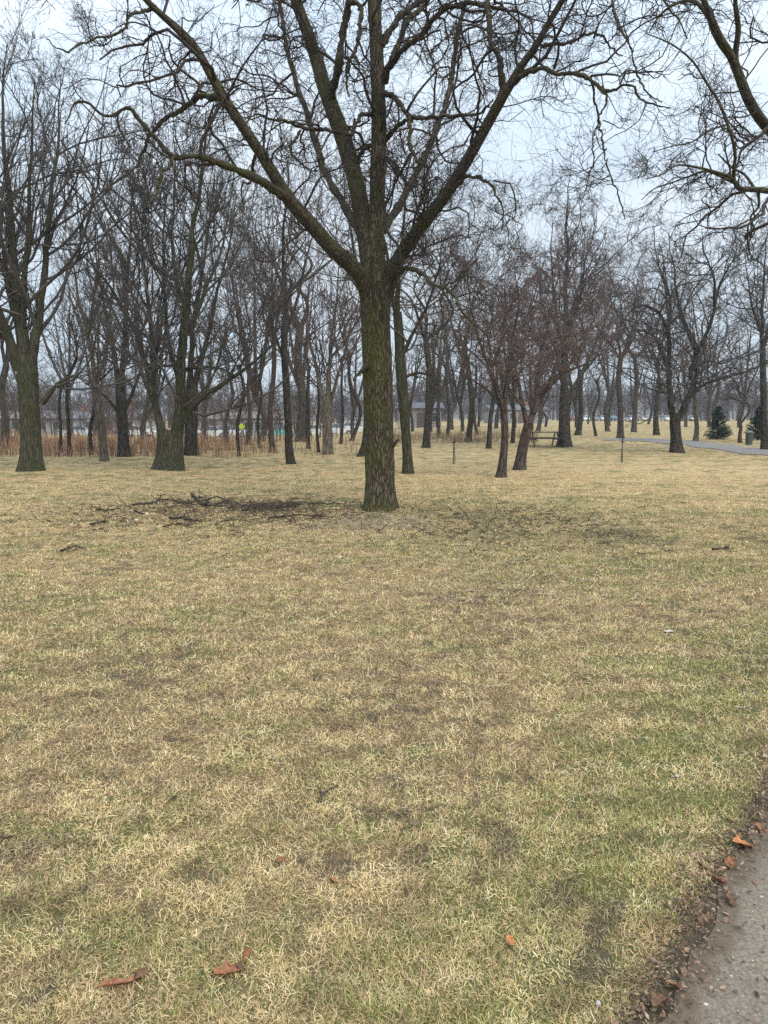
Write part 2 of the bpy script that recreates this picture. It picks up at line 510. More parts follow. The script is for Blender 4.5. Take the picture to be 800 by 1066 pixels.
def make_blade_mat():
    m, n, l, b = new_mat('grass_blades')
    v, g, d, gm, dm = lawn_nodes(n, l, True)
    ar = n.new('ShaderNodeAttribute'); ar.attribute_name = 'blade_rand'
    ak = n.new('ShaderNodeAttribute'); ak.attribute_name = 'blade_green'
    dead = ramp(n, l, ar.outputs['Fac'], [(0.0, (.12, .074, .034)), (.25, (.39, .27, .125)), (.52, (.69, .505, .25)), (.85, (.82, .65, .365)), (1.0, (.83, .72, .50))])
    br = noise(n, l, v, 3.6, 6, .7)
    dead = mixc(n, l, ramp(n, l, br, [(.44, 0.0), (.60, .75)]), dead, mixc(n, l, ar.outputs['Fac'], (.13, .078, .042), (.55, .37, .205)))
    grn = ramp(n, l, ar.outputs['Fac'], [(0.0, (.080, .105, .020)), (.5, (.22, .26, .060)), (1.0, (.40, .42, .13))])
    col = mixc(n, l, ak.outputs['Fac'], dead, grn)
    col = mixc(n, l, math_(n, l, 'MULTIPLY', dm, .6), col, (.12, .080, .048))
    l.new(col, b.inputs['Base Color'])
    b.inputs['Roughness'].default_value = .75; b.inputs['Specular IOR Level'].default_value = .25
    # a little light comes through thin blades
    tr = n.new('ShaderNodeBsdfTranslucent'); l.new(col, tr.inputs[0])
    mx = n.new('ShaderNodeMixShader'); mx.inputs[0].default_value = .2
    l.new(b.outputs[0], mx.inputs[1]); l.new(tr.outputs[0], mx.inputs[2])
    l.new(mx.outputs[0], n['Material Output'].inputs[0])
    return m
M['ground'] = make_ground_mat()
M['blades'] = make_blade_mat()

def make_asphalt(name, base=(.165, .132, .096)):
    m, n, l, b = new_mat(name)
    tc = n.new('ShaderNodeTexCoord'); v = tc.outputs['Object']
    f = noise(n, l, v, 90, 5, .7); g = noise(n, l, v, 2.2, 4, .6)
    vo = n.new('ShaderNodeTexVoronoi'); vo.inputs['Scale'].default_value = 75; l.new(v, vo.inputs['Vector'])
    vo2 = n.new('ShaderNodeTexVoronoi'); vo2.inputs['Scale'].default_value = 26; l.new(v, vo2.inputs['Vector'])
    col = ramp(n, l, f, [(.36, [c * .55 for c in base]), (.5, base), (.64, [c * 1.5 for c in base])])
    st = ramp(n, l, vo.outputs['Distance'], [(.10, 1.0), (.24, 0.0)])
    sep = n.new('ShaderNodeSeparateColor'); l.new(vo.outputs['Color'], sep.inputs[0])
    pick = ramp(n, l, sep.outputs[0], [(.62, 0.0), (.66, 1.0)])
    col = mixc(n, l, math_(n, l, 'MULTIPLY', st, pick), col, mixc(n, l, sep.outputs[1], (.22, .20, .17), (.55, .52, .46)))
    st2 = ramp(n, l, vo2.outputs['Distance'], [(.10, 1.0), (.17, 0.0)])
    sep2 = n.new('ShaderNodeSeparateColor'); l.new(vo2.outputs['Color'], sep2.inputs[0])
    col = mixc(n, l, math_(n, l, 'MULTIPLY', st2, ramp(n, l, sep2.outputs[0], [(.8, 0.0), (.83, 1.0)])), col, (.58, .54, .46))
    col = mixc(n, l, ramp(n, l, g, [(.4, .35), (.62, 0.0)]), col, [c * .6 for c in base])
    ed = n.new('ShaderNodeAttribute'); ed.attribute_name = 'edge_dirt'
    em = math_(n, l, 'ADD', ed.outputs['Fac'], math_(n, l, 'MULTIPLY', noise(n, l, v, 14, 6, .75), 1.3))
    col = mixc(n, l, ramp(n, l, em, [(.85 / 1.5, 0.0), (1.15 / 1.5, 0.9)]) if False else ramp(n, l, math_(n, l, 'MULTIPLY', em, .5), [(.42, 0.0), (.60, .92)]), col, mixc(n, l, f, (.042, .028, .017), (.16, .115, .072)))
    l.new(col, b.inputs['Base Color']); b.inputs['Roughness'].default_value = .85
    bp = n.new('ShaderNodeBump'); bp.inputs['Strength'].default_value = .5; bp.inputs['Distance'].default_value = .006
    l.new(math_(n, l, 'SUBTRACT', f, vo.outputs['Distance']), bp.inputs['Height']); l.new(bp.outputs[0], b.inputs['Normal'])
    return m
M['asphalt'] = make_asphalt('asphalt')

# ------------------------------------------------------------------ ground sheet
def spaced(lo, hi, c, n, k):
    a = np.arcsinh((lo - c) / k); b = np.arcsinh((hi - c) / k)
    return c + k * np.sinh(np.linspace(a, b, n))
gx = spaced(-900, 900, 0.0, 460, 3.2)
gy = spaced(-40, 1500, 2.2, 520, 3.2)
X, Y = np.meshgrid(gx, gy)
Z = terrain(X, Y)
gg, dd = lawn_attr(X.ravel(), Y.ravel())
nx, ny = len(gx), len(gy)
idx = np.arange(nx * ny).reshape(ny, nx)
Q = np.stack([idx[:-1, :-1], idx[:-1, 1:], idx[1:, 1:], idx[1:, :-1]], -1).reshape(-1, 4)
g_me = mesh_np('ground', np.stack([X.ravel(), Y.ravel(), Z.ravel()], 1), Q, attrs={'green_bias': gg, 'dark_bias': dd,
    'thatch_shade': 1 - sstep(3.5, 15, np.hypot(X.ravel(), Y.ravel()))})
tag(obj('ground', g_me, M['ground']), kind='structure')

# low wooded rise far behind
def rise():
    n1, n2 = 120, 10
    xs = np.linspace(-700, 700, n1); V = []
    for j in range(n2):
        t = j / (n2 - 1)
        for x in xs:
            V.append((x, 330 + 160 * t, -1.5 + 13 * math.sin(math.pi * t) * (1 + .25 * math.sin(x / 60) + .15 * math.sin(x / 23))))
    idx = np.arange(n1 * n2).reshape(n2, n1)
    Q = np.stack([idx[:-1, :-1], idx[:-1, 1:], idx[1:, 1:], idx[1:, :-1]], -1).reshape(-1, 4)
    tag(obj('hill', mesh_np('hill', np.array(V), Q), plain('hill_scrub', (.085, .075, .062), .95, scale=.2, var=.4)), kind='structure')
rise()

# near asphalt path: a strip with a ragged left edge
def near_path():
    rng = np.random.RandomState(3)
    n = 260; V = []; E = []
    ux, uy = PSL / math.hypot(1, PSL), 1 / math.hypot(1, PSL)
    px, py = uy, -ux                           # across, away from the lawn
    for k in range(n):
        s = -4.0 + 16 * k / (n - 1)
        cx, cy = PX0 + ux * s, PY0 + uy * s
        j = .018 * math.sin(s * 5.1) + .012 * math.sin(s * 13 + 1) + .008 * math.sin(s * 31) + rng.normal(0, .006)
        for w in (j, j + .05, j + .12, .4, 1.2, 2.4 + rng.normal(0, .01)):
            V.append((cx + px * w, cy + py * w, .001 + (0.008 if 0.3 < w < 2 else 0))); E.append(max(0, 1 - (w - j) / .11))
    idx = np.arange(n * 6).reshape(n, 6)
    Q = np.stack([idx[:-1, :-1], idx[:-1, 1:], idx[1:, 1:], idx[1:, :-1]], -1).reshape(-1, 4)[:, ::-1]
    tag(obj('path', mesh_np('path', np.array(V), Q, attrs={'edge_dirt': E}), M['asphalt']), kind='structure')
near_path()

# winding path far right
def far_path():
    near = [(628, 458.6), (655, 459.2), (690, 461.5), (720, 465), (760, 470.5), (800, 474.5), (850, 480), (930, 490)]
    far = [(628, 457.0), (655, 456.6), (690, 457), (720, 459), (760, 463), (800, 467), (850, 471), (930, 478)]
    A = np.array([ground_at(*p) for p in near]); B = np.array([ground_at(*p) for p in far])
    A, _ = resample(A, np.ones(len(A)), 60); B, _ = resample(B, np.ones(len(B)), 60)
    V = []
    for a, b in zip(A, B):
        for t in np.linspace(0, 1, 5):
            q = a * (1 - t) + b * t
            V.append((q[0], q[1], float(terrain(q[0], q[1])) + .02))
    idx = np.arange(60 * 5).reshape(60, 5)
    Q = np.stack([idx[:-1, :-1], idx[:-1, 1:], idx[1:, 1:], idx[1:, :-1]], -1).reshape(-1, 4)
    m = plain('path_grey', (.155, .135, .122), .85)
    tag(obj('path', mesh_np('path', np.array(V), Q), m), kind='structure')
far_path()

# ------------------------------------------------------------------ grass
def blades(n, name, rlo, rhi, seed, pw=1.3, half=.66, wk=1.0):
    rng = np.random.RandomState(seed)
    # density falls with distance as r^-pw
    e = 2 - pw
    r = (rlo ** e + rng.uniform(0, 1, n) * (rhi ** e - rlo ** e)) ** (1 / e)
    a = rng.uniform(-half, half, n)
    x, y = r * np.sin(a), r * np.cos(a)
    g, d = lawn_attr(x, y)
    sd = path_sd(x, y)
    clump = wav(x * 1.3, y * 1.3, .35) + .6 * wav(y, x, .13)
    keep = (sd < -.015 + rng.normal(0, .02, n)) & (rng.uniform(0, 1, n) > np.clip(d * .75, 0, .93)) & (rng.uniform(0, 1, n) > sstep(9, 27, r)) & (rng.uniform(-1.5, 1.2, n) < clump + .4)
    x, y, r, g, d = x[keep], y[keep], r[keep], g[keep], d[keep]
    n = len(x)
    z = terrain(x, y)
    isg = (rng.uniform(0, 1, n) < np.clip(.045 + .30 * g + .18 * wav(x, y, .5), .04, .8)).astype(float)
    Ln = np.where(isg > .5, rng.uniform(.014, .036, n), rng.gamma(3.2, .0056, n).clip(.007, .055)) * (r / 2) ** .22
    wd = rng.uniform(.0005, .0014, n) * (r / 2) ** .62 * wk
    az = 3.0 * wav(x, y, .45) + 2.2 * wav(y, x, .17) + rng.normal(0, 1.9, n)
    e0 = np.where(isg > .5, rng.uniform(.5, 1.35, n), rng.uniform(.05, .95, n))
    curl = np.where(isg > .5, rng.uniform(-.2, .8, n), rng.uniform(-.3, .9, n))
    P = np.stack([x, y, z - .003 + rng.uniform(0, .008, n)], 1)
    W = np.stack([-np.sin(az), np.cos(az), rng.normal(0, .35, n)], 1); W = nrm(W)
    V = np.zeros((n, 7, 3)); az2 = az.copy()
    for k in range(4):
        wk_ = wd * (1, .95, .7, 0)[k]
        if k < 3:
            V[:, 2 * k] = P - W * wk_[:, None]; V[:, 2 * k + 1] = P + W * wk_[:, None]
        else:
            V[:, 6] = P
        el = e0 - curl * k / 1.5
        P = P + np.stack([np.cos(az2) * np.cos(el), np.sin(az2) * np.cos(el), np.sin(el)], 1) * (Ln / 3)[:, None]
        P[:, 2] = np.maximum(P[:, 2], z + .002 + .001 * k)
        az2 = az2 + rng.normal(0, .30, n)
    b = np.arange(n)[:, None] * 7
    Qd = np.concatenate([b + np.array([0, 1, 3, 2]), b + np.array([2, 3, 5, 4])])
    Tr = b + np.array([4, 5, 6])
    rep = lambda q: np.repeat(q, 7)
    me = mesh_np(name, V.reshape(-1, 3), Qd, Tr, attrs={
        'blade_rand': rep(np.clip(rng.beta(1.5, 1.5, n) + .12 * wav(x, y, .22), 0, 1)), 'blade_green': rep(isg * rng.uniform(.55, 1, n)),
        'green_bias': rep(g), 'dark_bias': rep(d)})
    return me
gr_me = blades(1900000, 'grass', 1.35, 26.0, 11, pw=1.55)
tag(obj('grass', gr_me, M['blades']), 'matted straw coloured winter lawn with green blades coming through', 'grass', kind='stuff')

# ------------------------------------------------------------------ hero tree
hero = empty('shade_tree', _b + np.array([0, 0, -.04]))
tag(hero, 'large mossy bare tree with several thick forking limbs standing alone nearest the camera', 'tree')
HB = np.array(hero.location)
Y0 = HY
def limb_pts(seq):                             # (px, py, radius px, metres nearer/farther than the trunk)
    P, Rr = [], []
    for px, py, r, dy in seq:
        p = at(px, py, Y0 + dy)
        P.append(p - HB); Rr.append(r * mpp(p) * (.86 if r < 14 else 1))
    return np.array(P), np.array(Rr)
def trunk_mesh(name, P, Rr, K, n, amp, flare=0.0, fr=7.0, seed=0.0, lobes=5):
    P, Rr = resample(P, Rr, K)
    V, Q, B = tubes(P[None], Rr[None], n)
    V = V.reshape(K, n, 3)
    L = np.concatenate([[0], np.linalg.norm(np.diff(P, axis=0), axis=1).cumsum()])
    for i in range(K):
        for k in range(n):
            a = 2 * math.pi * k / n
            q = Vector((math.cos(a) * Rr[i] * fr + seed, math.sin(a) * Rr[i] * fr, L[i] * 1.3))
            d = mnoise.fractal(q, 1.0, 2.1, 3)
            q2 = Vector((math.cos(a) * Rr[i] * 28 + seed, math.sin(a) * Rr[i] * 28, L[i] * 3.2))
            d2 = 1 - abs(mnoise.noise(q2)) * 2.2
            dd_ = amp * (d * 1.6 + d2 * .7)
            fl = 0
            if flare:
                fl = flare * math.exp(-L[i] / .21) * (.7 + .6 * max(0, math.sin(a * lobes + seed)) ** 1.5)
            c = P[i]
            v = V[i, k] - c
            V[i, k] = c + v * (1 + (dd_ + fl) / max(Rr[i], .01))
    return mesh_np(name, V.reshape(-1, 3), Q, attrs={'bark': B})

tp, tr_ = limb_pts([(396, 536, 15.5, 0), (396, 520, 15.2, 0), (396, 500, 14.6, 0), (394.5, 440, 14.3, 0), (393, 380, 15, 0),
                    (391.5, 340, 15.0, 0), (391, 312, 16.0, 0), (391, 290, 15.0, 0), (391, 268, 11.5, .02), (392, 235, 9.0, .1),
                    (393, 202, 9.0, .2), (395, 135, 8.6, .3), (393, 67, 7.9, .45), (390, 0, 7.2, .6), (388, -80, 6, .8), (392, -170, 4.2, 1.0), (386, -260, 2.0, 1.1)])
obj('trunk', trunk_mesh('trunk', tp, tr_, 420, 72, .011, flare=.11, seed=2.3), M['hero'], hero)
rrg = np.random.RandomState(40)
for k, a in enumerate((.2, 1.35, 2.6, 3.5, 4.5, 5.5)):
    Lr = rrg.uniform(.34, .52); c_, s_ = math.cos(a), math.sin(a)
    pts = [(c_ * .10, s_ * .10, .30), (c_ * .20, s_ * .20, .13), (c_ * .30, s_ * .30, .055), (c_ * Lr, s_ * Lr + .03, .01), (c_ * (Lr + .15), s_ * (Lr + .15) + .06, -.05)]
    P2, R2 = resample(np.array(pts) + [tp[0][0], tp[0][1], .0], [.075, .070, .055, .035, .015], 16)
    V, Q, B = tubes(P2[None], R2[None] * (1 + .08 * rrg.normal(0, 1, (1, 16))), 12)
    obj('root', mesh_np('root', V, Q, attrs={'bark': B}), M['hero'], hero)
LIMBS = {
 'left': [(388, 322, 9.5, 0), (374, 286, 9.5, -.25), (345, 257, 9, -.5), (320, 229, 8.5, -.75), (300, 206, 7.6, -.95), (283, 178, 6.8, -1.1), (262, 145, 6.4, -1.25),
          (240, 112, 5.8, -1.4), (222, 82, 5.2, -1.5), (205, 52, 4.8, -1.6), (185, 30, 4.2, -1.7), (165, 12, 3.8, -1.8), (148, -6, 3.5, -1.9), (120, -50, 2.8, -2.0), (95, -110, 1.8, -2.2)],
 'left_low': [(302, 208, 6, -.95), (282, 192, 5.2, -1.2), (262, 180, 4.6, -1.4), (235, 170, 4.0, -1.65), (208, 163, 3.6, -1.9), (183, 163, 3.4, -2.1), (165, 143, 2.6, -2.2), (148, 122, 2.3, -2.3),
              (135, 111, 2.2, -2.35), (122, 118, 1.9, -2.4), (108, 118, 1.7, -2.5), (94, 108, 1.5, -2.55), (82, 106, 1.3, -2.6), (74, 117, 1.1, -2.65), (68, 129, .8, -2.7)],
 'left_mid': [(236, 106, 4.6, -1.4), (224, 99, 4.0, -1.2), (212, 97, 3.4, -1.1), (198, 105, 3.0, -.95), (184, 117, 2.7, -.8), (169, 125, 2.4, -.7), (158, 138, 2.1, -.6), (149, 155, 1.8, -.55), (142, 175, 1.3, -.5)],
 'left_drop': [(182, 163, 2.4, -2.1), (170, 177, 2.2, -2.3), (162, 190, 1.9, -2.4), (157, 206, 1.6, -2.5), (149, 220, 1.2, -2.55)],
 'top_left': [(162, 6, 3.0, -1.8), (150, 9, 2.2, -1.9), (138, 11, 2.0, -2.1), (127, 27, 1.6, -2.3), (108, 36, 1.4, -2.5), (86, 44, 1.2, -2.7), (70, 53, 1.0, -2.8), (48, 40, .7, -2.9)],
 'fork_left': [(388, 300, 10, 0), (383, 262, 10.4, .1), (379, 236, 10.6, .2), (371, 190, 10.2, .4), (361, 155, 9.8, .5), (351, 125, 9.4, .55), (338, 90, 8.4, .6), (330, 62, 7.8, .7),
               (321, 36, 7.2, .75), (311, 8, 6.6, .8), (300, -30, 5.8, .9), (285, -90, 4.6, 1.0), (276, -160, 3.0, 1.2), (262, -220, 1.6, 1.3)],
 'fork_left_up': [(344, 108, 6, .58), (348, 88, 5.2, .35), (352, 68, 4.8, .2), (357, 40, 4.4, .1), (361, 10, 4.1, 0), (366, -30, 3.4, -.2), (360, -90, 2.4, -.4), (366, -140, 1.4, -.5)],
 'right': [(396, 325, 9, 0), (405, 297, 8.8, -.05), (414, 272, 8.4, -.15), (428, 250, 7.9, -.3), (446, 226, 7.6, -.5), (466, 200, 7.2, -.7), (480, 178, 6.8, -.85), (493, 156, 6.5, -1.0),
           (507, 130, 6.2, -1.15), (519, 108, 5.9, -1.3), (530, 90, 5.2, -1.4), (545, 66, 4.4, -1.5), (558, 48, 4.0, -1.6), (571, 24, 3.6, -1.7), (582, 6, 3.3, -1.8), (596, -22, 2.8, -1.9), (612, -70, 2.0, -2.1), (622, -120, 1.2, -2.2)],
 'right_up': [(521, 104, 4.2, -1.3), (523, 88, 3.9, -1.25), (520, 68, 3.6, -1.2), (513, 50, 3.3, -1.15), (511, 30, 3.1, -1.1), (511, 6, 2.9, -1.0), (516, -30, 2.4, -.9), (508, -80, 1.5, -.8)],
 'right_arch': [(535, 86, 3.2, -1.45), (548, 78, 3.0, -1.7), (562, 70, 2.9, -1.9), (580, 71, 2.7, -2.1), (600, 73, 2.5, -2.25), (617, 80, 2.3, -2.4), (627, 90, 2.0, -2.5), (638, 93, 1.8, -2.6),
                (648, 86, 1.5, -2.7), (659, 87, 1.4, -2.75), (666, 100, 1.2, -2.8), (680, 107, 1.0, -2.9), (698, 112, .7, -3.0)],
 'right_arch_high': [(563, 46, 2.3, -1.6), (576, 45, 2.1, -1.5), (592, 46, 1.9, -1.4), (606, 42, 1.6, -1.3), (621, 40, 1.4, -1.2), (634, 52, 1.1, -1.1), (648, 58, .8, -1.0)],
 'right_hook': [(478, 191, 2.6, -.85), (486, 184, 2.4, -1.0), (497, 182, 2.2, -1.15), (508, 184, 2.0, -1.3), (517, 191, 1.7, -1.4), (520, 203, 1.4, -1.5), (526, 220, 1.1, -1.55), (523, 238, .8, -1.6)],
 'right_hang': [(627, 90, 1.6, -2.5), (632, 108, 1.4, -2.6), (628, 124, 1.2, -2.7), (632, 150, 1.1, -2.8), (634, 180, 1.0, -2.9), (644, 204, .9, -3.0), (651, 228, .6, -3.0)],
 'right_hang_low': [(616, 80, 1.5, -2.4), (618, 100, 1.3, -2.3), (622, 120, 1.2, -2.25), (616, 140, 1.0, -2.2), (620, 165, .9, -2.15), (610, 190, .6, -2.1)],
 'far_right_hang': [(640, -30, 2.0, -2.2), (637, 0, 1.8, -2.3), (640, 20, 1.6, -2.4), (646, 42, 1.5, -2.5), (658, 62, 1.3, -2.6), (662, 82, 1.2, -2.7), (672, 98, 1.0, -2.8), (690, 106, .7, -2.9)],
 'top_right': [(582, 6, 2.6, -1.8), (596, -8, 2.5, -1.9), (618, -22, 2.3, -2.0), (640, -32, 2.0, -2.2), (672, -20, 1.6, -2.4), (700, 8, 1.2, -2.6), (716, 40, .8, -2.7)],
 'centre_right': [(400, 84, 5.0, .4), (406, 68, 4.2, .2), (416, 56, 3.7, 0), (432, 42, 3.4, -.2), (450, 24, 3.1, -.4), (468, 11, 2.9, -.55), (488, 5, 2.7, -.7), (508, 8, 2.4, -.9), (535, 10, 1.9, -1.1), (552, 22, 1.3, -1.3), (556, 40, .8, -1.4)],
 'centre_right_up': [(398, 48, 4.4, .45), (406, 34, 3.9, .5), (418, 18, 3.5, .6), (436, 5, 3.1, .7), (462, -18, 2.6, .9), (480, -60, 1.8, 1.1)],
 'centre_fork': [(408, 62, 3.6, .1), (414, 44, 3.4, .15), (418, 28, 3.2, .2), (430, 12, 2.8, .3), (446, -8, 2.4, .4), (452, -50, 1.6, .5)],
 'centre_elbow': [(399, 96, 3.4, .3), (408, 100, 3.0, 0), (415, 108, 2.8, -.2), (424, 119, 2.7, -.4), (440, 121, 2.4, -.5), (458, 121, 2.2, -.65), (478, 122, 2.0, -.8), (498, 121, 1.8, -.9), (506, 112, 1.4, -1.0), (513, 103, .9, -1.1)],
 'centre_drop': [(425, 119, 2.6, -.4), (429, 134, 2.5, -.5), (428, 150, 2.3, -.6), (436, 164, 1.9, -.7), (446, 174, 1.7, -.8), (446, 190, 1.4, -.85), (452, 204, 1.0, -.9)],
 'centre_drop_back': [(428, 160, 1.9, -.6), (420, 178, 1.7, -.4), (412, 190, 1.5, -.2), (406, 206, 1.2, 0), (398, 214, .8, .1)],
 'centre_brace': [(402, 146, 2.8, .3), (410, 138, 2.4, .1), (420, 130, 2.2, -.1), (430, 124, 2.0, -.3)],
 'left_elbow': [(386, 118, 2.6, .3), (376, 117, 2.4, .1), (368, 126, 2.2, -.1), (362, 138, 1.9, -.2), (350, 136, 2.0, -.3), (334, 134, 2.3, -.2), (318, 134, 2.2, -.4), (306, 129, 2.0, -.5),
                (294, 125, 1.8, -.6), (280, 122, 1.5, -.7), (267, 118, 1.1, -.8), (255, 124, .7, -.9)],
 'left_elbow_drop': [(312, 136, 1.8, -.4), (303, 148, 1.7, -.5), (307, 162, 1.4, -.6), (318, 170, 1.2, -.65), (330, 178, 1.0, -.7)],
 'left_link': [(374, 168, 2.4, .35), (378, 158, 2.2, .3), (386, 150, 2.0, .3)],
 'stem_drop': [(361, 6, 3.0, 0), (368, 3, 2.8, -.1), (374, 14, 2.6, -.2), (374, 34, 2.4, -.3), (371, 52, 2.1, -.4), (364, 66, 1.8, -.5), (361, 82, 1.5, -.6), (364, 100, 1.0, -.7)],
 'low_right': [(408, 290, 3.6, -.05), (418, 282, 3.0, -.5), (428, 281, 2.8, -.8), (440, 288, 2.5, -1.1), (452, 297, 2.2, -1.35), (464, 302, 2.0, -1.6), (474, 312, 1.8, -1.75), (482, 328, 1.6, -1.9), (494, 342, 1.4, -2.0),
               (506, 354, 1.2, -2.1), (512, 372, .9, -2.2), (522, 392, .6, -2.3)],
 'low_right_drop': [(462, 302, 1.6, -1.6), (459, 318, 1.3, -1.6), (462, 335, 1.1, -1.65), (456, 352, .9, -1.7), (458, 368, .6, -1.7)],
 'stub_left': [(384, 382, 4.0, -.1), (378, 386, 2.4, -.25), (373, 390, 1.8, -.35), (369, 396, 1.2, -.4)],
 'stub': [(406, 466, 3.0, 0), (411, 461, 1.6, -.05), (414, 458, 1.3, -.08), (415, 457, .9, -.09)],
 'back_left': [(384, 255, 5, .6), (360, 215, 4.4, 1.4), (335, 170, 4.0, 2.2), (318, 120, 3.4, 2.9), (300, 60, 2.9, 3.5), (290, 0, 2.2, 4.0), (280, -60, 1.4, 4.2)],
 'back_right': [(398, 240, 5, .5), (424, 200, 4.2, 1.4), (452, 150, 3.8, 2.2), (470, 95, 3.3, 2.9), (478, 40, 2.8, 3.4), (492, -20, 2.0, 3.8), (500, -70, 1.2, 4.0)],
}
hl_P, hl_R, hl_L = [], [], []
for i, (k, seq) in enumerate(LIMBS.items()):
    P, Rr = limb_pts(seq)
    thick = Rr.max() > .09
    if thick:
        me = trunk_mesh('limb', P, Rr, 150, 36, .006, seed=i * 1.7, fr=9)
    else:
        P2, R2 = resample(P, Rr, 60)
        rg = np.random.RandomState(i)
        j = np.cumsum(rg.normal(0, .0085, P2.shape), axis=0); j -= np.linspace(0, 1, 60)[:, None] * j[-1]
        V, Q, B = tubes((P2 + j)[None], R2[None] * (1 + .13 * rg.normal(0, 1, (1, 60))), 12)
        me = mesh_np('limb', V, Q, attrs={'bark': B})
    obj('limb', me, M['limb'], hero)
    P2, R2 = resample(P, Rr, 40)
    if k not in ('stub', 'stub_left'):
        hl_P.append(P2); hl_R.append(R2); hl_L.append(np.linalg.norm(np.diff(P2, axis=0), axis=1).sum())
P2, R2 = resample(tp[9:], tr_[9:], 40); hl_P.append(P2); hl_R.append(R2); hl_L.append(4.0)
hl_P, hl_R, hl_L = np.array(hl_P), np.array(hl_R), np.array(hl_L)

def hero_crown(PL, RL, LL, seed, mult=1.0, size=1.0, droop=0.0):
    rng = np.random.RandomState(seed)
    parts = []
    # first order: crooked side branches
    pos, D, rad, t, pi = spawn(PL, RL, LL * 2.3 * mult, .12, 1.0, R(35), R(85), rng, upw=.15)
    L = size * rng.uniform(.4, 1.8, len(t)) * np.clip(LL[pi] / 2.2, .5, 1.15)
    r0 = np.minimum(rad * .62, .006 + .011 * L)
    P, Rr = grow(pos, D, L, r0, r0 * .35 + .001, 9, .37, .02 - droop, rng)
    ok = P[:, :, 2].min(axis=1) > 2.3
    P, Rr, L = P[ok], Rr[ok], L[ok]
    parts.append(tubes(P, Rr, 6)); A = (P, Rr, L)
    pos, D, rad, t, pi = spawn(P, Rr, 6.0, .12, 1.0, R(30), R(80), rng, upw=.05)
    L = A[2][pi] * rng.uniform(.3, .75, len(t))
    r0 = np.minimum(rad * .75, .0035 + .006 * L)
    P, Rr = grow(pos, D, L, r0, r0 * .4 + .0008, 7, .38, -.01 - droop, rng)
    ok = P[:, :, 2].min(axis=1) > 2.1
    P, Rr, L = P[ok], Rr[ok], L[ok]
    parts.append(tubes(P, Rr, 4)); Bq = (P, Rr, L)
    pos, D, rad, t, pi = spawn(P, Rr, 5.5, .1, 1.0, R(25), R(75), rng)
    L = Bq[2][pi] * rng.uniform(.35, .8, len(t))
    r0 = np.minimum(rad * .8, .0032)
    P, Rr = grow(pos, D, L, r0, r0 * .5, 5, .30, -.02 - droop, rng)
    parts.append(tubes(P, Rr, 3)); Cq = (P, Rr, L)
    pos, D, rad, t, pi = spawn(P, Rr, 1.5, .2, 1.0, R(25), R(65), rng)
    L = np.maximum(Cq[2][pi] * rng.uniform(.4, .8, len(t)), .05)
    r0 = np.full(len(t), .0021)
    P, Rr = grow(pos, D, L, r0, r0 * .6, 3, .25, -.02, rng)
    parts.append(tubes(P, Rr, 3))
    return join(parts)
V, Q, B = hero_crown(hl_P, hl_R, hl_L, 4)
obj('crown', mesh_np('crown', V, Q, attrs={'bark': B}), M['twig'], hero)

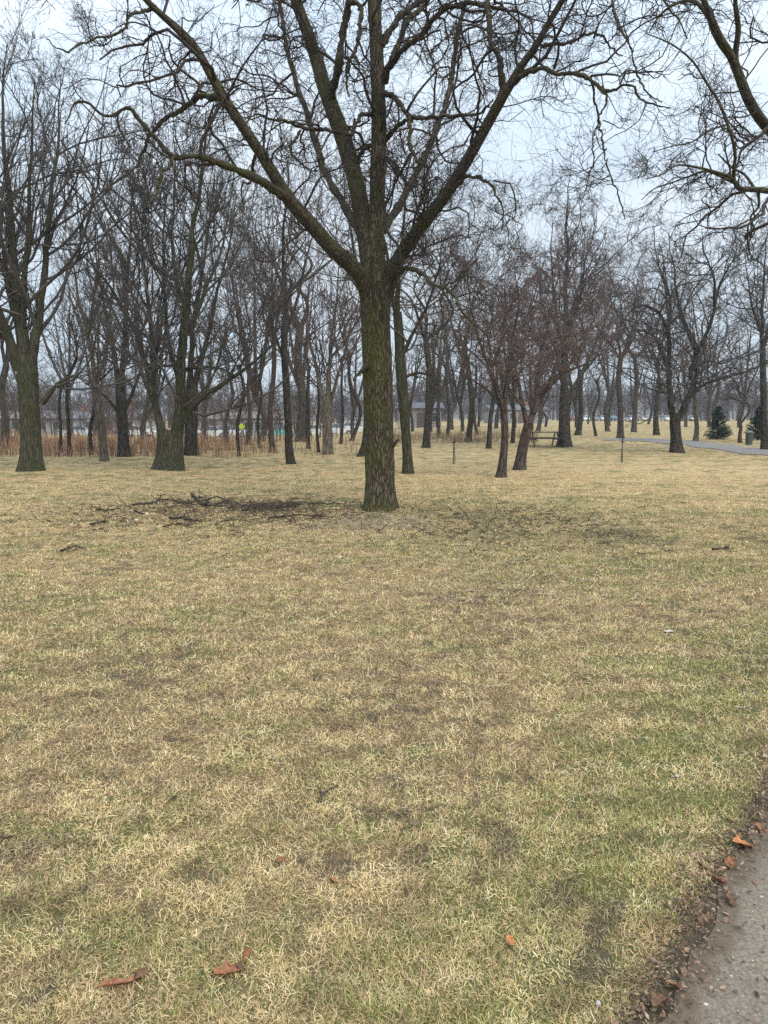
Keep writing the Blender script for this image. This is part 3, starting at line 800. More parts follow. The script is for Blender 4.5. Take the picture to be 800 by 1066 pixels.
# tree standing out of frame to the right whose boughs reach into the picture
edge_base = np.array([6.9, 9.2, float(terrain(6.9, 9.2))])
edge = empty('overhanging_tree', edge_base)
tag(edge, 'tree outside the right edge whose arching boughs hang in from the upper right corner', 'tree')
def edge_limb(seq):
    P, Rr = [], []
    for px, py, r, Yd in seq:
        p = at(px, py, Yd); P.append(p - edge_base); Rr.append(r * mpp(p))
    return np.array(P), np.array(Rr)
EL = [
 [(905, 250, 8, 9.1), (868, 200, 6.5, 9.0), (832, 160, 5.6, 8.9), (800, 133, 5.2, 8.8), (782, 108, 5.0, 8.7), (772, 84, 4.8, 8.65), (763, 61, 4.4, 8.6), (750, 39, 3.6, 8.5), (740, 16, 3.0, 8.45), (731, -6, 2.7, 8.4), (716, -50, 1.8, 8.3)],
 [(766, 64, 3.4, 8.6), (752, 48, 2.8, 8.7), (744, 34, 2.5, 8.75), (738, 18, 2.3, 8.8), (726, 3, 2.0, 8.85), (712, 1, 1.6, 8.9), (696, 8, 1.3, 8.95), (684, 20, 1.0, 9.0), (676, 34, .6, 9.05)],
 [(772, 84, 3.4, 8.65), (766, 60, 3.2, 8.6), (769, 30, 2.8, 8.5), (766, 0, 2.2, 8.4), (770, -40, 1.6, 8.3)],
 [(905, 270, 6, 9.1), (868, 228, 4.6, 8.7), (832, 207, 3.8, 8.4), (804, 199, 3.2, 8.1), (784, 197, 2.8, 7.9), (768, 195, 2.4, 7.8), (764, 182, 1.8, 7.75), (766, 162, 1.7, 7.7), (763, 145, 1.6, 7.7), (756, 124, 1.5, 7.7),
  (749, 106, 1.4, 7.7), (736, 86, 1.2, 7.7), (722, 64, 1.0, 7.7), (700, 46, .8, 7.7), (672, 34, .5, 7.7)],
 [(770, 194, 1.8, 7.8), (760, 184, 1.6, 7.7), (746, 179, 1.4, 7.6), (726, 174, 1.2, 7.5), (705, 172, 1.0, 7.4), (688, 182, .7, 7.3), (672, 186, .5, 7.3)],
 [(764, 190, 1.5, 7.8), (752, 184, 1.4, 7.9), (736, 178, 1.2, 8.0), (719, 183, 1.0, 8.1), (700, 190, .8, 8.1), (682, 196, .6, 8.1), (668, 208, .4, 8.1)],
 [(800, 131, 2.2, 8.8), (793, 140, 1.9, 8.6), (782, 148, 1.7, 8.4), (772, 157, 1.4, 8.3), (768, 172, 1.1, 8.2), (760, 186, .8, 8.1)],
 [(790, 200, 1.6, 8.0), (790, 215, 1.3, 8.0), (782, 226, 1.1, 8.0), (786, 240, .9, 8.0), (780, 252, .5, 8.0)],
 [(786, 196, 1.6, 7.9), (776, 182, 1.3, 8.0), (766, 176, 1.1, 8.1), (758, 170, .9, 8.2), (748, 160, .7, 8.2)],
 [(755, 130, 1.2, 7.7), (738, 136, 1.0, 7.6), (720, 148, .8, 7.5), (700, 152, .6, 7.4), (680, 158, .5, 7.4)],
 [(905, 250, 6, 9.1), (900, 150, 5, 9.3), (880, 60, 4.2, 9.4), (850, 0, 3.6, 9.5), (815, -40, 2.8, 9.6), (780, -60, 2.0, 9.6)],
]
ep = [(0, 0, 0), (0, 0, .6), (.02, .0, 1.5), (.05, 0, 2.6), (-.05, -.05, 3.6), (-.2, -.05, 4.3)]
tP = np.array(ep); tR = np.array([.30, .26, .24, .22, .18, .14])
Pc0, _c = edge_limb([(905, 260, 8, 9.1)])
tP[-1] = Pc0[0]; tP[-2] = Pc0[0] * [.5, .5, .85]
obj('trunk', trunk_mesh('trunk', tP, tR, 120, 40, .010, flare=.08), M['grey'], edge)
e_P, e_R, e_L = [], [], []
for seq in EL:
    P, Rr = edge_limb(seq)
    P2, R2 = resample(P, Rr, 50)
    V, Q, B = tubes(P2[None], R2[None], 12)
    obj('limb', mesh_np('limb', V, Q, attrs={'bark': B}), M['limb'], edge)
    P2, R2 = resample(P, Rr, 40); e_P.append(P2); e_R.append(R2); e_L.append(np.linalg.norm(np.diff(P2, axis=0), axis=1).sum())
V, Q, B = hero_crown(np.array(e_P), np.array(e_R), np.array(e_L), 9, mult=.85, size=.8)
obj('crown', mesh_np('crown', V, Q, attrs={'bark': B}), M['twig'], edge)

# ------------------------------------------------------------------ background trees
def style(kind, H, D, dens=1.0):
    rmin = .0024 + .00007 * D
    if kind == 'up':        # upswept, broom-like
        return dict(rmin=rmin, rk=.009, upw=.7, upw2=.4, zmin=1.6, levels=[
            (12 * dens, .02, 1.3, 10, 6, .13, .085, (30, 72)), (7 * dens, .12, .50, 7, 4, .14, .05, (22, 58)),
            (4.8 * dens, .1, .52, 5, 3, .16, .04, (22, 58)), (3.4 * dens, .15, .52, 4, 3, .16, .02, (20, 50))])
    return dict(rmin=rmin, rk=.009, upw=.35, upw2=.1, zmin=1.1, levels=[   # rounded, crooked
            (12 * dens, .04, 1.2, 10, 6, .20, .045, (35, 80)), (7 * dens, .12, .50, 7, 4, .22, .03, (30, 70)),
            (5 * dens, .1, .50, 5, 3, .24, .01, (28, 65)), (3.2 * dens, .15, .52, 4, 3, .22, .0, (25, 60))])

def auto_stems(base, r, top_y, fork_y, lean, nst, rng, spread):
    """px description of a tree to stems in metres local to the base"""
    px, py = base
    w1, w2 = rng.normal(0, .035, 2) * (py - fork_y)
    stems = [[(px, py, r * 1.0), (px + lean * .12 + w1, py + (fork_y - py) * .35, r * .86), (px + lean * .3 + w2, py + (fork_y - py) * .7, r * .8), (px + lean * .45, fork_y, r * .74)]]
    hh = fork_y - top_y
    for k in range(nst):
        s = ((k + .5) / nst * 2 - 1) + rng.uniform(-.25, .25) if nst > 1 else rng.uniform(-.2, .2)
        x0 = px + lean * .45; pts = []
        rr = r * (.52 if nst > 1 else .7)
        top = top_y + hh * abs(s) * .25 + rng.uniform(0, .1) * hh
        for j, t in enumerate((0, .15, .3, .45, .6, .8, 1.0)):
            xx = x0 + lean * .55 * t + s * spread * (t ** .7) + (rng.normal(0, .05) * hh if 0 < j else 0)
            yy = fork_y + 4 * (j == 0) + (top - fork_y) * t
            pts.append((xx, yy, max(rr * (1 - t) ** 1.25, .15)))
        stems.append(pts)
    return stems

def build_tree(base_px, stems, tone, tw, kind, name, label, group, seed, dens=1.0, reach=None, cat='tree'):
    rng = np.random.RandomState(seed)
    b = ground_at(*base_px); b[2] -= .05
    D = b[1]
    root = empty(name, b); tag(root, label, cat, group)
    m0 = mpp(b)
    parts = []; P40, R40, L40 = [], [], []
    for i, s in enumerate(stems):
        k = rng.uniform(-.28, .28) if i else 0.0
        pts, rad = [], []
        z0 = None
        for (x, y, r) in s:
            p = at(x, y, D); hgt = max(p[2] - b[2], 0)
            if i:
                if z0 is None: z0 = hgt
                p = at(x, y, D + k * (hgt - z0))
            pts.append(p - b); rad.append(r * m0 * .84)
        pts, rad = np.array(pts), np.array(rad)
        if i: rad = rad * np.linspace(.9, .45, len(rad))
        if i == 0: pts[0, 2] = -.05
        L = np.linalg.norm(np.diff(pts, axis=0), axis=1).sum()
        K = max(14, int(L * 5)) if i == 0 else max(12, int(L * 3))
        P2, R2 = resample(pts, rad, K)
        if i == 0:
            d = np.linalg.norm(P2 - P2[0], axis=1)
            R2 = R2 * (1 + rng.uniform(.2, .5) * np.exp(-d / (.12 + .8 * rad[0])))
        else:
            j = np.cumsum(rng.normal(0, .018 if kind == 'up' else .035, P2.shape), axis=0) * min(1, L / 6); j[:, :] -= j[0]
            P2 = P2 + j
        nn = 20 if i == 0 else 10
        V, Q, B = tubes(P2[None], R2[None], nn)
        if i == 0:
            Vr = V.reshape(len(P2), nn, 3)
            a = np.arange(nn) * 2 * math.pi / nn
            lob = 1 + (.10 * np.sin(a * 3 + seed) + .07 * np.sin(a * 5 + 2 * seed))[None, :] * (.35 + np.exp(-np.linalg.norm(P2 - P2[0], axis=1) / .5))[:, None]
            Vr[:] = P2[:, None, :] + (Vr - P2[:, None, :]) * lob[:, :, None] + rng.normal(0, .0, Vr.shape)
            V = Vr.reshape(-1, 3)
        parts.append((V, Q, B))
        if i or len(stems) == 1:
            a, c = resample(P2, R2, 24); P40.append(a); R40.append(c); L40.append(L)
    V, Q, B = join(parts)
    obj('trunk', mesh_np('trunk', V, Q, attrs={'bark': B}), M[tone], root)
    PL, RL, LL = np.array(P40), np.array(R40), np.array(L40)
    Ht = PL[:, :, 2].max()
    V, Q, B = join(crown_parts(PL, RL, LL, (reach or .4) * .66 * Ht, style(kind, Ht, D, dens), seed + 7))
    obj('crown', mesh_np('crown', V, Q, attrs={'bark': B}), M[tw], root)
    return root, len(V)

LW, RG = 'bare trees of the left wood', 'bare trees of the right grove'
HAND = [  # base, stems, tone, twig tone, kind, label, group, density, reach
 ((33, 490), [[(33, 490, 12.5), (33, 460, 11.5), (31, 425, 11.5), (29, 395, 11.8), (28, 370, 12)],
   [(27, 378, 9), (20, 330, 8), (16, 280, 7), (12, 225, 5.6), (6, 160, 4), (4, 100, 2.4), (6, 50, 1)],
   [(33, 375, 7), (40, 325, 6), (44, 270, 5), (52, 205, 4), (60, 140, 2.6), (64, 80, 1.2)],
   [(20, 385, 7), (8, 350, 6), (-10, 300, 5), (-28, 230, 4), (-40, 160, 2.4), (-48, 100, 1)],
   [(24, 340, 4.5), (26, 280, 4), (30, 210, 3.2), (34, 140, 2.2), (38, 80, 1)],
   [(44, 420, 4), (54, 406, 3.4), (66, 395, 3), (78, 391, 2.4), (88, 398, 1.8), (98, 408, .9)],
   [(16, 330, 4), (4, 280, 3.4), (-12, 240, 2.6), (-18, 180, 1.4)]],
  'green', 't_grey', 'up', 'massive bare tree at the left edge, widest trunk standing before the brush', LW, 1.0, .5),
 ((177, 489), [[(177, 489, 16), (178, 475, 15), (178, 460, 15), (178, 448, 14)],
   [(170, 462, 7), (163, 430, 5.6), (154, 400, 5), (143, 362, 4.4), (130, 330, 4), (112, 300, 3.2), (92, 276, 2.4), (70, 256, 1.2)],
   [(183, 460, 9), (186, 420, 8), (187, 380, 7.5), (191, 330, 7), (196, 280, 6), (203, 220, 4.5), (210, 160, 2.8), (214, 110, 1.2)],
   [(158, 412, 4), (160, 370, 3.6), (156, 320, 3.2), (150, 270, 2.6), (152, 215, 1.8), (146, 170, .9)],
   [(190, 440, 5), (205, 418, 4.6), (225, 403, 4), (248, 388, 3.4), (268, 372, 2.8), (286, 356, 2.2), (296, 345, 1.6), (304, 330, .8)],
   [(188, 360, 4), (204, 330, 3.4), (216, 300, 3), (232, 262, 2.4), (240, 215, 1.6), (246, 170, .8)],
   [(187, 400, 3.6), (176, 360, 3), (170, 310, 2.6), (168, 250, 2), (172, 190, 1)],
   [(190, 385, 3), (210, 382, 2.6), (232, 385, 2.2), (250, 395, 1.2)],
   [(192, 320, 3.4), (180, 280, 3), (176, 230, 2.4), (180, 175, 1.6), (176, 125, .8)]],
  'green', 't_grey', 'up', 'multi stemmed bare tree with flared mossy base and a long low right limb', LW, 1.15, .45),
 ((108, 480), [[(109, 480, 5), (107, 460, 4.6), (103, 430, 4.6), (100, 405, 4.4)],
   [(100, 408, 3.8), (96, 375, 3.4), (90, 345, 3), (82, 315, 2.6), (78, 285, 2), (70, 250, 1.2), (66, 215, .7)],
   [(100, 400, 3), (108, 370, 2.6), (112, 340, 2.2), (120, 300, 1.6), (126, 255, .8)],
   [(92, 350, 2.4), (98, 315, 2), (104, 270, 1.4), (102, 220, .7)]],
  'pale', 't_grey', 'up', 'slender pale trunked tree leaning left just right of the massive edge tree', LW, .8, .4),
 ((128, 475), [[(129, 475, 7), (128, 450, 6.5), (126, 420, 6.3), (125, 395, 6)],
   [(123, 398, 4), (116, 360, 3.4), (108, 320, 2.6), (100, 270, 1.8), (98, 215, .8)],
   [(126, 398, 4.2), (128, 350, 3.6), (131, 300, 3), (134, 240, 2.2), (134, 180, 1.2), (137, 130, .7)],
   [(129, 430, 3), (140, 405, 2.6), (150, 380, 2.2), (158, 350, 1.6), (166, 310, .8)],
   [(124, 430, 2.6), (112, 415, 2.2), (98, 402, 1.8), (84, 392, .9)]],
  'dark', 't_grey', 'up', 'dark straight tree splitting into a tall vee between the pale and the flared trees', LW, .85, .42),
 ((199, 474), [[(199, 474, 8), (199, 450, 7.6), (200, 420, 7.4), (200, 395, 7)],
   [(198, 400, 4.4), (200, 350, 3.8), (206, 300, 3.2), (214, 240, 2.2), (222, 170, 1)],
   [(203, 400, 4.4), (216, 360, 3.6), (228, 315, 3), (244, 260, 2), (254, 200, .9)]],
  'dark', 't_grey', 'up', 'thick dark twin stemmed tree half hidden behind the flared mossy base tree', LW, .8, .42),
 ((302, 483), [[(303, 483, 5.6), (301, 470, 5), (300, 440, 4.6), (298, 400, 4.4), (296, 360, 4.2), (297, 330, 4)],
   [(297, 334, 3.4), (296, 290, 3), (298, 245, 2.4), (304, 200, 1.6), (302, 160, .8)],
   [(298, 345, 2.6), (310, 310, 2.2), (318, 270, 1.8), (330, 225, 1.2), (336, 185, .7)],
   [(297, 380, 2.4), (286, 350, 2), (276, 315, 1.6), (262, 275, 1), (254, 240, .6)]],
  'dark', 't_brown', 'up', 'narrow dark tree with a knobbly foot between the flared tree and the centre tree', LW, .8, .42),
 ((341, 473), [[(341, 473, 6.2), (341, 455, 5.8), (340, 430, 5.8), (339, 412, 5.8)],
   [(337, 415, 3.6), (331, 390, 3), (324, 360, 2.4), (318, 325, 1.6), (314, 290, .8)],
   [(341, 415, 3.6), (343, 380, 3), (344, 345, 2.4), (348, 300, 1.6), (350, 255, .8)],
   [(344, 418, 2.8), (352, 392, 2.4), (360, 365, 1.8), (366, 330, 1)]],
  'pale', 't_red', 'up', 'stout pale trunked tree forking into upright reddish stems left of the centre tree', LW, .9, .4),
 ((380, 475), [[(381, 475, 9), (383, 462, 7), (384, 440, 6.2), (385, 400, 6), (384, 350, 5.6), (383, 320, 5)],
   [(383, 325, 4), (376, 280, 3.2), (368, 230, 2.2), (362, 170, 1)],
   [(384, 330, 4), (392, 280, 3.2), (402, 230, 2.2), (408, 170, 1)]],
  'dark', 't_grey', 'round', 'dark tree with wide flared foot mostly hidden behind the left side of the nearest trunk', 'bare trees behind the nearest tree', .8, .4),
 ((425, 493), [[(426, 493, 7), (425, 478, 6), (423, 450, 5.8), (420, 415, 6), (417, 380, 6), (416, 350, 5.8), (414, 325, 5.4)],
   [(414, 330, 4.4), (418, 290, 3.8), (426, 245, 3), (430, 200, 2.2), (438, 150, 1.2)],
   [(415, 335, 3.6), (406, 300, 3), (400, 255, 2.4), (392, 200, 1.6), (390, 150, .8)],
   [(417, 372, 3), (430, 345, 2.6), (444, 318, 2.2), (456, 280, 1.8), (462, 240, 1)],
   [(418, 395, 2.6), (434, 388, 2.2), (450, 392, 1.8), (464, 402, 1)]],
  'green', 't_brown', 'round', 'mossy green trunked tree close behind the right side of the nearest tree', 'bare trees behind the nearest tree', .95, .42),
 ((523, 497), [[(522, 497, 6.2), (524, 480, 4.8), (526, 455, 4.4), (525, 430, 4.4), (523, 415, 4.2)],
   [(522, 420, 3.6), (514, 395, 3.2), (504, 370, 2.8), (496, 345, 2.4), (490, 315, 1.8), (486, 280, 1)],
   [(525, 420, 3.2), (530, 390, 2.8), (534, 355, 2.2), (540, 320, 1.6), (540, 280, .9)],
   [(523, 425, 2.6), (512, 410, 2.2), (498, 398, 1.8), (482, 388, 1.4), (468, 384, .8)],
   [(510, 385, 2.4), (520, 355, 2), (524, 325, 1.6), (520, 290, .9)]],
  'red', 't_red', 'round', 'small reddish trunked ornamental tree nearest the camera on the right of the centre tree', RG, 1.0, .46),
 ((541, 489), [[(541, 489, 8), (543, 475, 6.4), (547, 455, 6), (551, 440, 5.8)],
   [(551, 444, 5), (560, 422, 4.4), (570, 405, 4), (584, 388, 3.4), (598, 370, 3), (612, 345, 2.4), (626, 315, 1.8), (636, 285, 1)],
   [(549, 442, 4), (545, 420, 3.4), (539, 398, 3), (534, 370, 2.4), (528, 335, 1.8), (524, 300, .9)],
   [(556, 430, 3.6), (560, 400, 3.2), (562, 365, 2.6), (566, 325, 2), (566, 285, 1)],
   [(572, 404, 3), (582, 375, 2.6), (588, 345, 2), (590, 310, 1)],
   [(546, 425, 2.4), (534, 408, 2), (522, 390, 1.6), (514, 365, .9)],
   [(584, 388, 2.4), (602, 382, 2), (620, 372, 1.6), (640, 350, .9)]],
  'red', 't_red', 'round', 'dark leaning low forked tree with spreading brown crown beside the small reddish one', RG, 1.05, .46),
 ((588, 465), [[(588, 465, 8.5), (588, 452, 7), (588, 430, 6.6), (589, 405, 6.4)],
   [(589, 410, 5.4), (590, 365, 4.8), (590, 320, 4.2), (591, 275, 3.2), (590, 230, 2.2), (592, 190, 1)],
   [(592, 420, 4), (604, 395, 3.6), (618, 365, 3), (634, 330, 2.4), (650, 300, 1.2)],
   [(587, 405, 3.4), (578, 365, 2.8), (566, 320, 2.2), (556, 275, 1.2)],
   [(590, 350, 3), (602, 310, 2.4), (612, 265, 1.8), (622, 220, .9)],
   [(589, 370, 2.8), (578, 325, 2.2), (572, 275, 1.6), (570, 230, .8)]],
  'grey', 't_brown', 'round', 'tallest thick trunked tree of the right grove with mossy streak on its trunk', RG, 1.15, .42),
 ((705, 471), [[(705, 471, 7.6), (704, 455, 6.2), (703, 440, 6.4), (704, 430, 6.4)],
   [(701, 434, 4.4), (698, 405, 4), (697, 370, 3.6), (692, 340, 3.2), (680, 320, 2.8), (664, 315, 2.4), (650, 326, 1.8), (638, 345, .9)],
   [(708, 434, 4.6), (716, 412, 4.2), (721, 388, 4), (718, 360, 3.6), (706, 338, 3), (700, 305, 2.4), (694, 275, 1.6), (690, 245, .8)],
   [(720, 395, 3.4), (726, 368, 3), (738, 340, 2.8), (746, 312, 2.4), (756, 285, 1.8), (770, 262, .9)],
   [(715, 418, 3), (730, 402, 2.6), (750, 394, 2.3), (772, 388, 2), (795, 380, 1.6), (815, 372, .8)],
   [(699, 395, 2.8), (690, 368, 2.4), (680, 350, 2), (664, 345, 1.6), (650, 356, .8)],
   [(744, 320, 2.2), (742, 290, 1.8), (734, 262, 1.4), (732, 240, .7)],
   [(697, 350, 2.4), (698, 315, 2), (690, 285, 1.6), (676, 262, .8)],
   [(722, 385, 2.4), (736, 376, 2), (752, 378, 1.6), (766, 372, .8)]],
  'dark', 't_grey', 'round', 'broad dark tree with twisting arched limbs and low vee fork beside the far path', RG, 1.0, .55),
 ((797, 468), [[(797, 468, 5), (796, 440, 4), (795, 400, 3.6), (794, 360, 3.4)],
   [(794, 365, 3), (792, 325, 2.6), (794, 285, 2), (796, 245, .9)], [(794, 370, 2.2), (804, 330, 1.8), (814, 290, 1.2), (818, 250, .6)],
   [(794, 350, 2), (784, 320, 1.6), (778, 290, 1.2), (770, 260, .6)]],
  'dark', 't_grey', 'round', 'straight slim trunked tree touching the right edge beside the far path', RG, .9, .4),
]
for i, (b, st, tone, tw, kind, label, grp, dens, reach) in enumerate(HAND):
    build_tree(b, st, tone, tw, kind, 'bare_tree', label, grp, 100 + i, dens, reach)

AUTO = [  # px, py, r, top, fork, lean, stems, spread, tone, twigs, kind, group, label
 (-40, 482, 10, 60, 380, -6, 3, 60, 'grey', 't_grey', 'up', LW, 'bare tree standing just outside the left edge with boughs reaching in'),
 (5, 468, 5, 120, 380, 4, 2, 35, 'grey', 't_grey', 'up', LW, 'thin grey tree peeping out left of the massive edge tree'),
 (63, 471, 2, 210, 400, 3, 2, 20, 'dark', 't_grey', 'up', LW, 'very thin dark tree, first to the right of the massive edge tree, in the brush'),
 (72, 474, 2.4, 170, 390, -4, 2, 25, 'dark', 't_grey', 'up', LW, 'thin dark tree rising from brush left of the pale leaning tree'),
 (95, 473, 2.6, 190, 400, 3, 2, 25, 'dark', 't_grey', 'up', LW, 'thin dark straight tree right behind the pale leaning tree'),
 (150, 462, 3, 150, 390, 8, 3, 40, 'grey', 't_grey', 'up', LW, 'thin tree far behind, between the dark vee tree and the flared tree'),
 (249, 475, 2.2, 200, 380, -2, 2, 30, 'dark', 't_grey', 'up', LW, 'thin dark pole straight tree right in front of the yellow sign'),
 (236, 461, 2.4, 180, 390, 5, 2, 30, 'grey', 't_grey', 'up', LW, 'thin grey tree in the brush left of the yellow sign'),
 (258, 463, 2.6, 150, 385, 4, 3, 40, 'grey', 't_brown', 'up', LW, 'grey thin tree just right of the yellow sign'),
 (271, 466, 2, 200, 390, -3, 2, 25, 'dark', 't_brown', 'up', LW, 'thin tree between the yellow sign and the dark reddish trunk'),
 (284, 471, 3.6, 120, 350, 3, 3, 45, 'red', 't_brown', 'up', LW, 'dark reddish trunked tree left of the knobbly footed one'),
 (312, 460, 6.5, 110, 340, 2, 3, 60, 'grey', 't_brown', 'up', LW, 'thick grey tree set back right behind the knobbly footed one'),
 (321, 467, 2.6, 160, 380, 2, 2, 30, 'dark', 't_brown', 'up', LW, 'thin dark tree just right of the thick grey set back one'),
 (332, 471, 2, 190, 400, -2, 2, 28, 'red', 't_red', 'up', LW, 'thin dark reddish tree touching the left side of the stout pale tree'),
 (355, 462, 2, 210, 380, 3, 2, 30, 'dark', 't_brown', 'up', LW, 'thin dark tree right of the stout pale tree'),
 (366, 459, 2.4, 150, 370, -2, 3, 35, 'dark', 't_brown', 'up', LW, 'thin dark far tree just left of the flared foot behind the nearest trunk'),
 (444, 466, 4.6, 150, 350, -2, 3, 50, 'dark', 't_brown', 'round', 'bare trees behind the nearest tree', 'dark straight tree with flared foot in front of the pale building'),
 (457, 456, 2.4, 200, 370, 3, 2, 35, 'grey', 't_brown', 'round', 'bare trees behind the nearest tree', 'thin grey far tree right of the pale building'),
 (466, 455, 2.2, 210, 380, -3, 2, 30, 'dark', 't_brown', 'round', 'bare trees behind the nearest tree', 'thin dark far tree behind the left young staked tree'),
 (487, 460, 3.8, 170, 360, -8, 3, 50, 'green', 't_brown', 'round', RG, 'mossy tree leaning left with an arching low branch left of the slim one'),
 (497, 453, 2, 230, 380, -2, 2, 30, 'dark', 't_brown', 'round', RG, 'thin far tree in the gap between the leaning mossy and slim trees'),
 (509, 467, 3.0, 190, 380, 1, 3, 45, 'dark', 't_brown', 'round', RG, 'slim dark tree behind the left side of the small reddish ornamental tree'),
 (534, 461, 2.6, 220, 390, 3, 3, 40, 'red', 't_red', 'round', RG, 'thin tree seen between the small reddish tree and the leaning forked one'),
 (602, 453, 3.6, 230, 385, 10, 3, 45, 'dark', 't_brown', 'round', RG, 'tree leaning right just behind the tallest thick trunk of the grove'),
 (621, 454, 1.8, 250, 395, 0, 2, 30, 'dark', 't_brown', 'round', RG, 'very slim dark tree alone in the gap left of the left leaning one'),
 (633, 449, 2.6, 240, 390, -6, 2, 35, 'red', 't_red', 'round', RG, 'reddish tree leaning left just left of the straight reddish trunk'),
 (646, 456, 4.0, 225, 370, 2, 4, 60, 'red', 't_red', 'round', RG, 'straight reddish trunked tree with dense brown crown right above the right staked tree'),
 (660, 450, 3.2, 240, 370, 2, 3, 50, 'grey', 't_brown', 'round', RG, 'grey tree just right of the straight reddish trunk'),
 (684, 453, 3.6, 235, 400, 8, 3, 45, 'dark', 't_grey', 'round', RG, 'dark tree leaning right left of the broad arched limb tree'),
 (725, 459, 3.2, 255, 415, 0, 3, 40, 'pale', 't_brown', 'round', RG, 'yellowish trunked tree with vee fork between the broad tree and the round spruce'),
 (771, 461, 2.4, 330, 438, -1, 3, 32, 'red', 't_red', 'round', RG, 'small reddish tree with low vee fork between the two spruces'),
 (745, 447, 3, 250, 390, 4, 3, 40, 'grey', 't_grey', 'round', RG, 'grey far tree rising behind the round spruce'),
 (560, 449, 2.6, 215, 390, 4, 3, 45, 'grey', 't_brown', 'round', RG, 'grey far tree behind the open lawn right of the leaning forked tree'),
 (840, 462, 5, 230, 390, -4, 3, 60, 'dark', 't_grey', 'round', RG, 'tree just outside the right edge with twigs reaching in'),
]
for i, (px, py, r, top, fork, lean, nst, spread, tone, tw, kind, grp, label) in enumerate(AUTO):
    rg = np.random.RandomState(500 + i)
    build_tree((px, py), auto_stems((px, py), r, top, fork, lean, nst, rg, spread), tone, tw, kind, 'bare_tree', label, grp, 300 + i, .78 if kind == 'up' else .95, .38)

# ---- distant rows of trees: six patterns, copied
def pattern(seed, kind, tone, tw):
    rng = np.random.RandomState(seed)
    H = 13.0
    root = bpy.data.objects.new('distant_tree', None); 
    stems = []; f = rng.uniform(2.5, 4.5)
    tr = np.array([(0, 0, -.3), (rng.normal(0, .2), rng.normal(0, .2), f * .5), (rng.normal(0, .5), rng.normal(0, .5), f)])
    P2, R2 = resample(tr, [.24, .19, .16], 8)
    parts = [tubes(P2[None], R2[None], 8)]
    PL, RL, LL = [], [], []
    for k in range(4):
        a = k * 1.6 + rng.uniform(0, 1); s = rng.uniform(.8, 3.0)
        pts = [tr[-1] - [0, 0, .2]] + [tr[-1] + np.array([math.cos(a) * s * t ** .8, math.sin(a) * s * t ** .8, (H - f) * t * rng.uniform(.85, 1)]) for t in (.25, .5, .75, 1)]
        P2, R2 = resample(np.array(pts), [.15, .12, .09, .06, .02], 16)
        parts.append(tubes(P2[None], R2[None], 6)); PL.append(P2); RL.append(R2); LL.append(10.0)
    V, Q, B = join(parts)
    tm = mesh_np('trunk', V, Q, attrs={'bark': B}); tm.materials.append(M[tone])
    st = style(kind, H, 85, .74)
    V, Q, B = join(crown_parts(np.array(PL), np.array(RL), np.array(LL), .26 * H, st, seed))
    cm = mesh_np('crown', V, Q, attrs={'bark': B}); cm.materials.append(M[tw])
    return tm, cm
PAT = [pattern(700 + k, ('up', 'round')[k % 2], ('grey', 'dark', 'red')[k % 3], ('t_grey', 't_brown', 't_red')[k % 3]) for k in range(6)]
rng = np.random.RandomState(77)
ZONES = [  # px range, depth range, count, label, group
 ((-60, 400), (48, 80), 9, 'bare tree in the dense wood beyond the reddish brown brush on the left', 'distant trees of the left wood'),
 ((400, 560), (70, 105), 12, 'bare tree far beyond the middle of the park', 'distant trees beyond the middle'),
 ((560, 860), (95, 150), 14, 'bare tree at the far side of the yellow field on the right', 'distant trees beyond the field')]
for (x0, x1), (d0, d1), n, label, grp in ZONES:
    for k in range(n):
        px = x0 + (x1 - x0) * (k + rng.uniform(.1, .9)) / n
        d = rng.uniform(d0, d1); x = (px - 400) / FPX * d
        tm, cm = PAT[rng.randint(6)]
        s = rng.uniform(.8, 1.15)
        o = empty('distant_tree', (x, d, float(terrain(x, d)) - .05), rng.uniform(0, 6.28)); o.scale = (s * rng.uniform(.85, 1.1), s, s * (1.0 if d0 < 60 else .92))
        tag(o, label, 'tree', grp)
        obj('trunk', tm, None, o); obj('crown', cm, None, o)

# far-off wood behind everything, one mass
def far_wood():
    rng = np.random.RandomState(8)
    parts = []
    n = 760
    X = rng.uniform(-260, 260, n); Yd = rng.uniform(185, 300, n); H = rng.uniform(9, 14, n) * (Yd / 250)
    P0 = np.stack([X, Yd, terrain(X, Yd) - .2], 1)
    P, Rr = grow(P0, np.tile([0, 0, 1.0], (n, 1)) + rng.normal(0, .05, (n, 3)), H, np.full(n, .28), np.full(n, .06), 6, .05, .05, rng)
    parts.append(tubes(P, Rr, 5))
    pos, D, rad, t, pi = spawn(P, Rr, 16, .15, 1, R(30), R(70), rng, .4)
    L = H[pi] * .38 * rng.uniform(.5, 1.1, len(t)) * (1.2 - .7 * t)
    P, Rr = grow(pos, D, L, np.full(len(t), .08), np.full(len(t), .04), 4, .15, .05, rng); parts.append(tubes(P, Rr, 3))
    pos, D, rad, t, pi = spawn(P, Rr, 7, .1, 1, R(30), R(70), rng, .1)
    L = L[pi] * .5
    P, Rr = grow(pos, D, L, np.full(len(t), .05), np.full(len(t), .03), 2, .2, .03, rng); parts.append(tubes(P, Rr, 3))
    V, Q, B = join(parts)
    tag(obj('far_wood', mesh_np('far_wood', V, Q, attrs={'bark': B}), twig('far_twig', (.045, .040, .042), (.085, .076, .080))), 'far-off bare wood closing the view behind the park', 'wood', kind='stuff')
far_wood()

